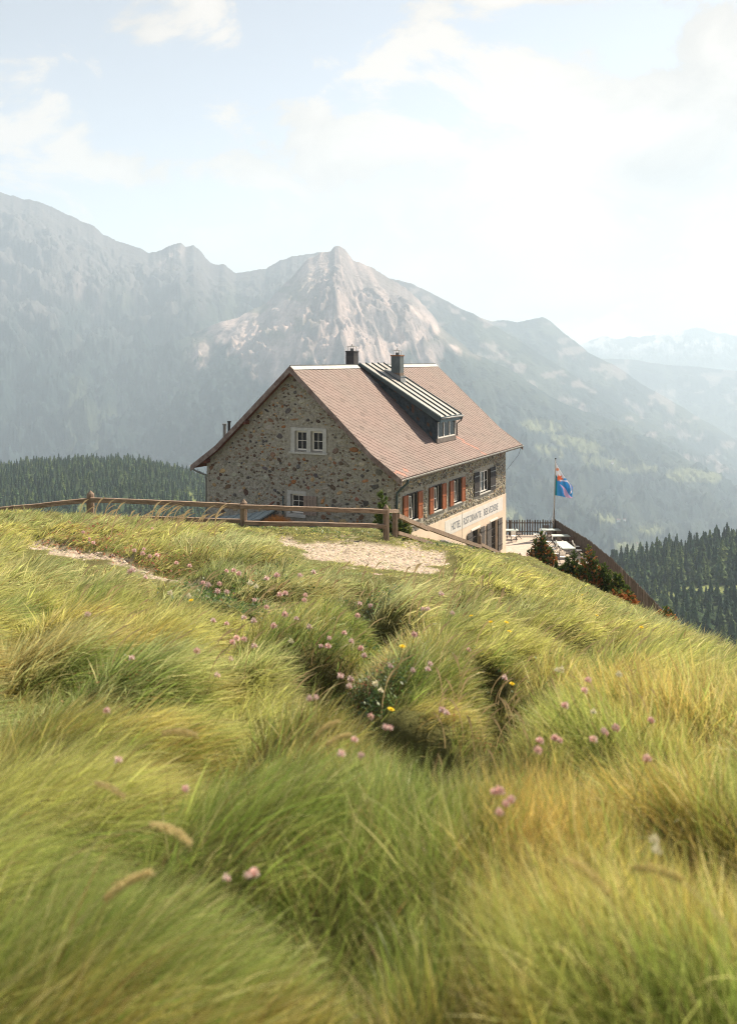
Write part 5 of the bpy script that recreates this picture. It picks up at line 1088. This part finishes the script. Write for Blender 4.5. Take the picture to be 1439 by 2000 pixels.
stalks(0, [(150, 420, 1015, 1075, 70, .62, .55), (270, 420, 1010, 1050, 60, .75, .65), (480, 760, 1150, 1200, 40, .3, .5), (780, 1010, 1150, 1260, 50, .4, .3), (145, 600, 1150, 1400, 60, .4, .6), (600, 1298, 1250, 1450, 60, .35, .5), (850, 1300, 1380, 1560, 40, .32, -.2)], 5)

# leafy ground cover round the flowers and small gravel on the bare path
def leaf_cover():
    rg = np.random.default_rng(8); V = []; T = []; C = []
    def patch(px, py, rx, ry, n, s, cols):
        x0, y0, _ = to_ground(px, py); xs = x0 + rg.normal(0, rx, n); ys = y0 + rg.normal(0, ry, n); zs = ground(xs, ys)
        for x, y, z in zip(xs, ys, zs):
            hh = rg.uniform(.02, .12); a = rg.uniform(0, 6.28); L_ = s * rg.uniform(.6, 1.5); w = L_ * .3; d = np.array([math.cos(a), math.sin(a), rg.uniform(.0, .9)]); d /= np.linalg.norm(d); q = np.array([-math.sin(a), math.cos(a), 0]) * w
            p = np.array([x, y, z + hh]); b = len(V); V.extend([p, p + d * L_ * .5 + q, p + d * L_, p + d * L_ * .5 - q]); T.extend([(b, b + 1, b + 2), (b, b + 2, b + 3)]); c = np.array(cols[rg.integers(len(cols))]) * rg.uniform(.7, 1.3); C.extend([c] * 4)
    G = [(.07, .13, .025), (.10, .17, .03), (.05, .10, .025)]; Rr = [(.34, .13, .06), (.40, .20, .09), (.12, .15, .04), (.28, .10, .06)]
    for px, py, rx, ry, n, s in ((480, 1125, .5, .8, 900, .05), (455, 1165, .5, .6, 900, .05), (450, 1215, .45, .5, 900, .04), (400, 1235, .4, .5, 700, .04), (560, 1215, .5, .5, 700, .04), (640, 1255, .5, .4, 900, .03), (700, 1290, .3, .3, 600, .03), (690, 1390, .22, .2, 900, .025), (650, 1350, .22, .2, 500, .025),
                                 (730, 1200, .35, .5, 500, .04), (600, 1180, .5, .7, 500, .04), (900, 1330, .3, .3, 200, .03), (1000, 1215, .3, .5, 300, .04), (745, 1370, .2, .2, 400, .025), (860, 1055 + 20, .8, 1.5, 500, .06), (650, 1052, 1.8, 1, 700, .07)): patch(px, py, rx, ry, n, s, G)
    for px, py, rx, ry, n, s in ((175, 1062, .5, .6, 700, .06), (200, 1075, .4, .5, 500, .06), (280, 1090, .35, .5, 500, .05), (330, 1110, .4, .5, 500, .05), (380, 1185, .3, .4, 300, .04), (740, 1360, .12, .12, 250, .02), (250, 1395, .15, .15, 150, .02), (950, 1435, .15, .1, 150, .02), (700, 1185, .3, .4, 120, .04)): patch(px, py, rx, ry, n, s, Rr)
    tag(link('ground_cover', fast_mesh('ground_cover', np.array(V), tris=T, col=np.array(C), smooth=False, mats=[M['grass']])), kind='stuff')
leaf_cover()
def gravel():
    rg = np.random.default_rng(12); n = 60000; X, Y, _ = sample_field(n, 4, 33, .9, 13, .42); z, z0, t, dx, dy, idn, pm, h = ground(X, Y, True); k = (pm > .35) & (rg.random(n) < .9); X, Y, z = X[k], Y[k], z[k]; n = len(X); s = rg.uniform(.012, .045, n) * np.where(Y > 16, 1.5, .75)
    o = np.array([(1, 0, 0), (.3, .9, 0), (-.8, .5, 0), (-.7, -.6, 0), (.4, -.9, 0), (0, 0, .75)], float); a = rg.uniform(0, 6.28, n); c_, s_ = np.cos(a), np.sin(a); V = np.empty((n, 6, 3))
    for i, (x, y, zz) in enumerate(o): x = x * rg.uniform(.7, 1.3, n); y = y * rg.uniform(.7, 1.2, n); V[:, i] = np.stack([X + (x * c_ - y * s_) * s, Y + (x * s_ + y * c_) * s, z + zz * s * rg.uniform(.5, 1, n) + (.0 if i < 5 else .003) - .002], 1)
    T = (np.arange(n) * 6)[:, None, None] + np.array([(i, (i + 1) % 5, 5) for i in range(5)])[None]; C = (np.array([.42, .345, .27])[None] * rg.uniform(.5, 1.25, (n, 1)) * (1 + rg.normal(0, .04, (n, 3))))[:, None].repeat(6, 1)
    tag(link('path_gravel', fast_mesh('path_gravel', V.reshape(-1, 3), tris=T.reshape(-1, 3), col=C.reshape(-1, 3), smooth=False, mats=[M['soil_stone']])), kind='stuff'); print('gravel', n)
M['soil_stone'] = mat('path_stones', attr='Col', rough=.9, spec=.15)
gravel()

# ------------------------------------------------------------------ flowers, one object each
M['petal'] = mat('flower_petals', attr='Col', rough=.6, trans=.35, spec=.2); M['stem'] = mat('flower_stem', (.13, .19, .05), .7, trans=.2)
def clover(seed, c1, c2, n=46):
    rg = random.Random(seed); e = empty('clover_flower'); st = MB(); st.tube([(-.10, 0, -.30), (-.05, 0, -.14), (0, 0, 0)], [.0022, .002, .0018], 5)
    st.build('stem', M['stem'], e); V = []; T = []; C = []
    for k in range(n):
        ph = math.acos(1 - 1.65 * (k + .5) / n); a = k * 2.4; d = Vector((math.sin(ph) * math.cos(a), math.sin(ph) * math.sin(a), math.cos(ph))); L_ = rg.uniform(.018, .030); s = d.orthogonal().normalized() * .0045; p = d * .004; b = len(V)
        q = d.cross(s).normalized() * .0035; droop = Vector((0, 0, -.006 * math.sin(ph)))
        V += [p - s * .5, p + s * .5, p + d * L_ * .7 + s + droop * .5, p + d * L_ + q + droop, p + d * L_ * .7 - s + droop * .5]; T += [(b, b + 1, b + 2), (b, b + 2, b + 3), (b, b + 3, b + 4)]; c = c1 if rg.random() < .62 else c2; kk = rg.uniform(.8, 1.15); cc = tuple(x * kk for x in c); C += [tuple(x * .75 for x in cc)] * 2 + [cc] * 3
    link('flower_head', fast_mesh('flower_head', V, tris=T, col=np.array(C), smooth=False, mats=[M['petal']]), e); return e
KINDS = {'pink': [clover(s, (.93, .56, .52), (.94, .76, .70)) for s in range(3)], 'pale': [clover(9 + s, (.86, .66, .62), (.80, .42, .44), 26) for s in range(2)], 'white': [clover(20, (.90, .86, .66), (.88, .78, .56), 34)]}
used = set()
Z1 = [(45,98,0),(75,130,0),(95,150,0),(295,188,0),(340,180,0),(335,202,0),(370,215,0),(405,210,0),(382,80,0),(500,248,0),(565,262,0),(270,290,1),(350,318,1),(285,285,1),(745,287,0),(780,285,0),(805,300,0),(630,345,0),(655,355,1),(700,385,1),(745,390,1),(710,350,0),(990,308,0),(940,323,1),(1103,310,1),(1170,293,1),(1005,402,0),(1032,396,0),(1130,405,0),(1125,430,0),(880,430,1),(940,465,0),(680,530,1),(830,515,1),(878,530,1),(1030,500,0),(745,545,0),(975,555,0),(1085,520,1),(795,615,0),(830,620,0),(775,635,0),(880,652,1),(600,678,0),(280,713,1),(765,718,1),(700,795,1),(1385,505,0),(1150,560,1),(1245,615,1),(1320,590,0),(1355,630,1),(1400,665,0),(1240,655,0),(1205,655,1),(1415,700,1),(1300,800,1),(1350,815,1),(1345,850,1),(1180,905,1),(1150,910,1),(1395,447,1),(65,500,1),(160,970,0),(470,395,2),(560,410,2),(860,345,2),(890,365,2),(1060,630,2)]
Z2 = [(12,518,0),(300,333,1),(323,333,1),(388,262,1),(55,318,1),(262,453,0),(30,550,1),(255,620,1),(325,615,1),(335,590,1),(515,525,0),(440,352,1),(150,600,1),(685,655,1),(1075,665,0),(1058,715,0),(967,786,0),(1100,815,2),(390,805,1),(413,820,1),(58,837,0),(125,885,1),(148,890,1),(848,948,0),(920,938,0),(1205,890,0),(1150,905,1),(1370,855,0),(80,685,2),(105,715,2),(930,620,2),(950,618,2),(1220,640,2)]
Z3 = [(545,350,0),(880,760,0),(845,775,1),(745,785,1),(1370,110,0),(1305,178,1),(1400,188,1),(215,210,1)]
Z4 = [(850,110,0),(840,155,0),(920,100,0),(940,108,0),(1155,70,1),(1370,15,0),(1205,50,1),(1100,105,0),(1350,195,0),(635,350,0),(660,345,0),(690,405,0),(715,385,0),(660,445,0),(1385,575,2),(1395,620,2)]
PTS = [(145 + x / 2.5026, 1000 + y / 2.5026, k) for x, y, k in Z1] + [(700 + x / 2.398, 1050 + y / 2.398, k) for x, y, k in Z2] + [(145 + x / 2.5026, 1400 + y / 2.5026, k) for x, y, k in Z3] + [(700 + x / 2.398, 1400 + y / 2.398, k) for x, y, k in Z4]
LB = {'pink': 'round pink clover head on a thin stem above the grass', 'pale': 'pale pink loosely opened clover head among the grass blades', 'white': 'creamy white clover head standing in the grass'}
FR = random.Random(44)
for (px, py, k) in PTS:
    kind = ('pink', 'pale', 'white')[k]; src = FR.choice(KINDS[kind])
    if src.name in used: e = copy_tree(src)
    else: e = src; used.add(src.name)
    # the head stands about 0.3 m above the ground on its line of sight
    Ys = np.exp(np.linspace(math.log(1.3), math.log(40), 500)); Xs = (px - 719.5) / F * Ys; zs = -(py - YH) / F * Ys; g = ground(Xs, Ys); i = int(np.argmax(zs < g + .30)); s = FR.uniform(.85, 1.2) * float(np.interp(Ys[i], [2, 4, 8, 14], [.45, .62, .95, 1.5]))
    e.location = (Xs[i], Ys[i], zs[i]); e.rotation_euler = (FR.uniform(-.3, .3), FR.uniform(-.1, .4), FR.uniform(0, 6.28) if False else FR.uniform(-.5, .5)); e.scale = (s, s, s); tag(e, LB[kind], 'flower', kind + ' clover flowers in the meadow')
for kind in KINDS:
    for e in KINDS[kind]:
        if e.name not in used:
            for c in list(e.children): bpy.data.objects.remove(c)
            bpy.data.objects.remove(e)
def yellow_flower():
    e = empty('yellow_flower'); st = MB(); st.tube([(-.05, 0, -.30), (-.02, 0, -.12), (0, 0, 0)], [.0022, .002, .002], 5); st.build('stem', M['stem'], e); V = []; T = []; C = []
    for ring, (L_, up, n) in enumerate(((.028, .10, 18), (.020, .45, 14), (.011, .9, 10))):
        for k in range(n):
            a = 2 * math.pi * (k + ring * .5) / n; d = Vector((math.cos(a), math.sin(a), up)).normalized(); s = Vector((-math.sin(a), math.cos(a), 0)) * .003; b = len(V); V += [s * -.4, s * .4, d * L_ + s, d * L_ - s]; T += [(b, b + 1, b + 2), (b, b + 2, b + 3)]; C += [(.80, .50, .02)] * 2 + [(.86, .66, .03)] * 2
    link('flower_head', fast_mesh('flower_head', V, tris=T, col=np.array(C), smooth=False, mats=[M['petal']]), e); return e
yp = None
YF = [(700 + 205 / 2.398, 1050 + 510 / 2.398, 'yellow flower bud on a woolly stem left of centre, above the pink clovers'), (700 + 618 / 2.398, 1050 + 395 / 2.398, 'yellow hawkbit at left of the trio on the middle slope'), (700 + 692 / 2.398, 1050 + 397 / 2.398, 'widest open yellow hawkbit, upper right of the trio on the middle slope'), (700 + 706 / 2.398, 1050 + 440 / 2.398, 'yellow hawkbit at the bottom of the trio on the middle slope'),
      (700 + 152 / 2.398, 1050 + 805 / 2.398, 'orange yellow flower leaning over the centre hollow beside a pink clover'), (700 + 718 / 2.398, 1050 + 685 / 2.398, 'small yellow flower left of the round dark hollow on the right'), (700 + 1047 / 2.398, 1050 + 270 / 2.398, 'tiny yellow flower high on the right slope below the shrubs'), (700 + 1323 / 2.398, 1050 + 420 / 2.398, 'tiny yellow flower near the right side of the slope below the board fence'),
      (700 + 1115 / 2.398, 1050 + 365 / 2.398, 'orange yellow speck of a flower on the right slope between two others'), (145 + 572 / 2.5026, 1000 + 432 / 2.5026, 'yellow flower beside the stony trail on the left'), (700 + 527 / 2.398, 1050 + 367 / 2.398, 'small yellow flower just left of the hawkbit trio')]
for px, py, lab in YF:
    if yp is None: e = yp = yellow_flower()
    else: e = copy_tree(yp)
    Ys = np.exp(np.linspace(math.log(1.3), math.log(40), 500)); Xs = (px - 719.5) / F * Ys; zs = -(py - YH) / F * Ys; g = ground(Xs, Ys); i = int(np.argmax(zs < g + .33)); s = FR.uniform(1.0, 1.3) * float(np.interp(Ys[i], [2, 4, 8, 14], [.5, .6, .7, 1.0]))
    e.location = (Xs[i], Ys[i], zs[i]); e.rotation_euler = (.25, .1, FR.uniform(-3, 3)); e.scale = (s, s, s); tag(e, lab, 'flower', 'yellow flowers in the meadow')
# pale yellow spike plant at the right edge
e = empty('yellow_spike_plant'); x, y, z = to_ground(1286, 1400); e.location = (x, y, gz(x, y)); tag(e, 'pale yellow flower spike with stacked blossoms at the right edge of the meadow', 'flower')
mb = MB(); mb.tube([(0, 0, 0), (.01, 0, .45)], [.004, .003], 6); mb.build('stem', M['stem'], e); V = []; T = []; C = []; rg = random.Random(2)
for k in range(140):
    zz = rg.uniform(.16, .46); a = rg.uniform(0, 6.28); r = rg.uniform(.015, .045) * (1.2 - zz); p = Vector((math.cos(a) * r, math.sin(a) * r, zz)); b = len(V); s = .014
    V += [p, p + Vector((s * rg.uniform(-1, 1), s * rg.uniform(-1, 1), s)), p + Vector((s * rg.uniform(-1, 1), s * rg.uniform(-1, 1), -s * .4))]; T.append((b, b + 1, b + 2)); C += [(.78, .70, .24)] * 3
link('blossoms', fast_mesh('blossoms', V, tris=T, col=np.array(C), smooth=False, mats=[M['petal']]), e)
# fuzzy grass heads bending in the foreground
M['fuzz'] = leaf_material('fuzzy_seed_head', .35, .8, .1)
def seed_head(seed):
    rg = random.Random(seed); e = empty('grass_seed_head'); mb = MB(); pts = [Vector((-.26, 0, -.26)), Vector((-.17, 0, -.09)), Vector((-.07, 0, -.012)), Vector((.0, 0, .005)), Vector((.075, 0, -.006))]; mb.tube(pts, [.0018, .0016, .0014, .0012, .001], 5); mb.build('stalk', M['stem2'], e); V = []; T = []; C = []
    for k in range(420):
        f = rg.random(); p = pts[3] + (pts[4] - pts[2]) * (f - .5) * .9 + Vector((0, 0, .012 * math.sin(f * 3.14))); a = rg.uniform(0, 6.28); rr = .0075 * math.sin(math.pi * min(max(f, .06), .95)) ** .6 * rg.uniform(.3, 1); d = Vector((.8, math.cos(a), math.sin(a))).normalized(); o_ = Vector((0, math.cos(a), math.sin(a))) * rr; b = len(V); s = .0013
        V += [p + o_ - Vector((0, s, s)), p + o_ + Vector((0, s, s)), p + o_ + d * .012]; T.append((b, b + 1, b + 2)); kk = rg.uniform(.7, 1.3); C += [(.60 * kk, .50 * kk, .26 * kk)] * 3
    link('head', fast_mesh('head', V, tris=T, col=np.array(C), smooth=False, mats=[M['fuzz']]), e); return e
M['stem2'] = mat('dry_stalk', (.40, .33, .16), .8)
sps = [seed_head(s) for s in range(2)]
for i, (px, py, rot, sc, mir) in enumerate(((350, 1436, .1, 1.1, 1), (212, 1545, .5, .9, 1), (330, 1632, .5, 1.0, 1), (250, 1735, -.5, 1.0, 1), (1145, 1715, -.4, .9, -1), (1285, 1710, .1, .9, -1), (640, 1425, -.5, .8, 1), (660, 1448, -.4, .8, 1), )):
    e = sps[i] if i < 2 else copy_tree(sps[i % 2])
    Ys = np.exp(np.linspace(math.log(1.3), math.log(40), 500)); Xs = (px - 719.5) / F * Ys; zs = -(py - YH) / F * Ys; g = ground(Xs, Ys); j = int(np.argmax(zs < g + .36))
    e.location = (Xs[j], Ys[j], zs[j]); e.rotation_euler = (FR.uniform(-.3, .3), rot, 0 if mir > 0 else 2.6); e.scale = (sc,) * 3; tag(e, 'fuzzy buff seed head on a bent stalk in the near grass', 'grass head', 'bent seed heads in the foreground')

# ------------------------------------------------------------------ haze
hz = MB(); hz.box(-9000, 9000, -60, 12600, -1400, 1180)
hm = bpy.data.materials.new('haze_air'); hm.use_nodes = True; t = hm.node_tree; t.nodes.clear(); oo = nn(t, 'ShaderNodeOutputMaterial'); pv = nn(t, 'ShaderNodeVolumePrincipled')
pv.inputs['Color'].default_value = (.69, .825, .975, 1); pv.inputs['Density'].default_value = 1.55e-4; pv.inputs['Anisotropy'].default_value = .15; t.links.new(pv.outputs[0], oo.inputs['Volume'])
tag(hz.build('haze', hm), kind='stuff')
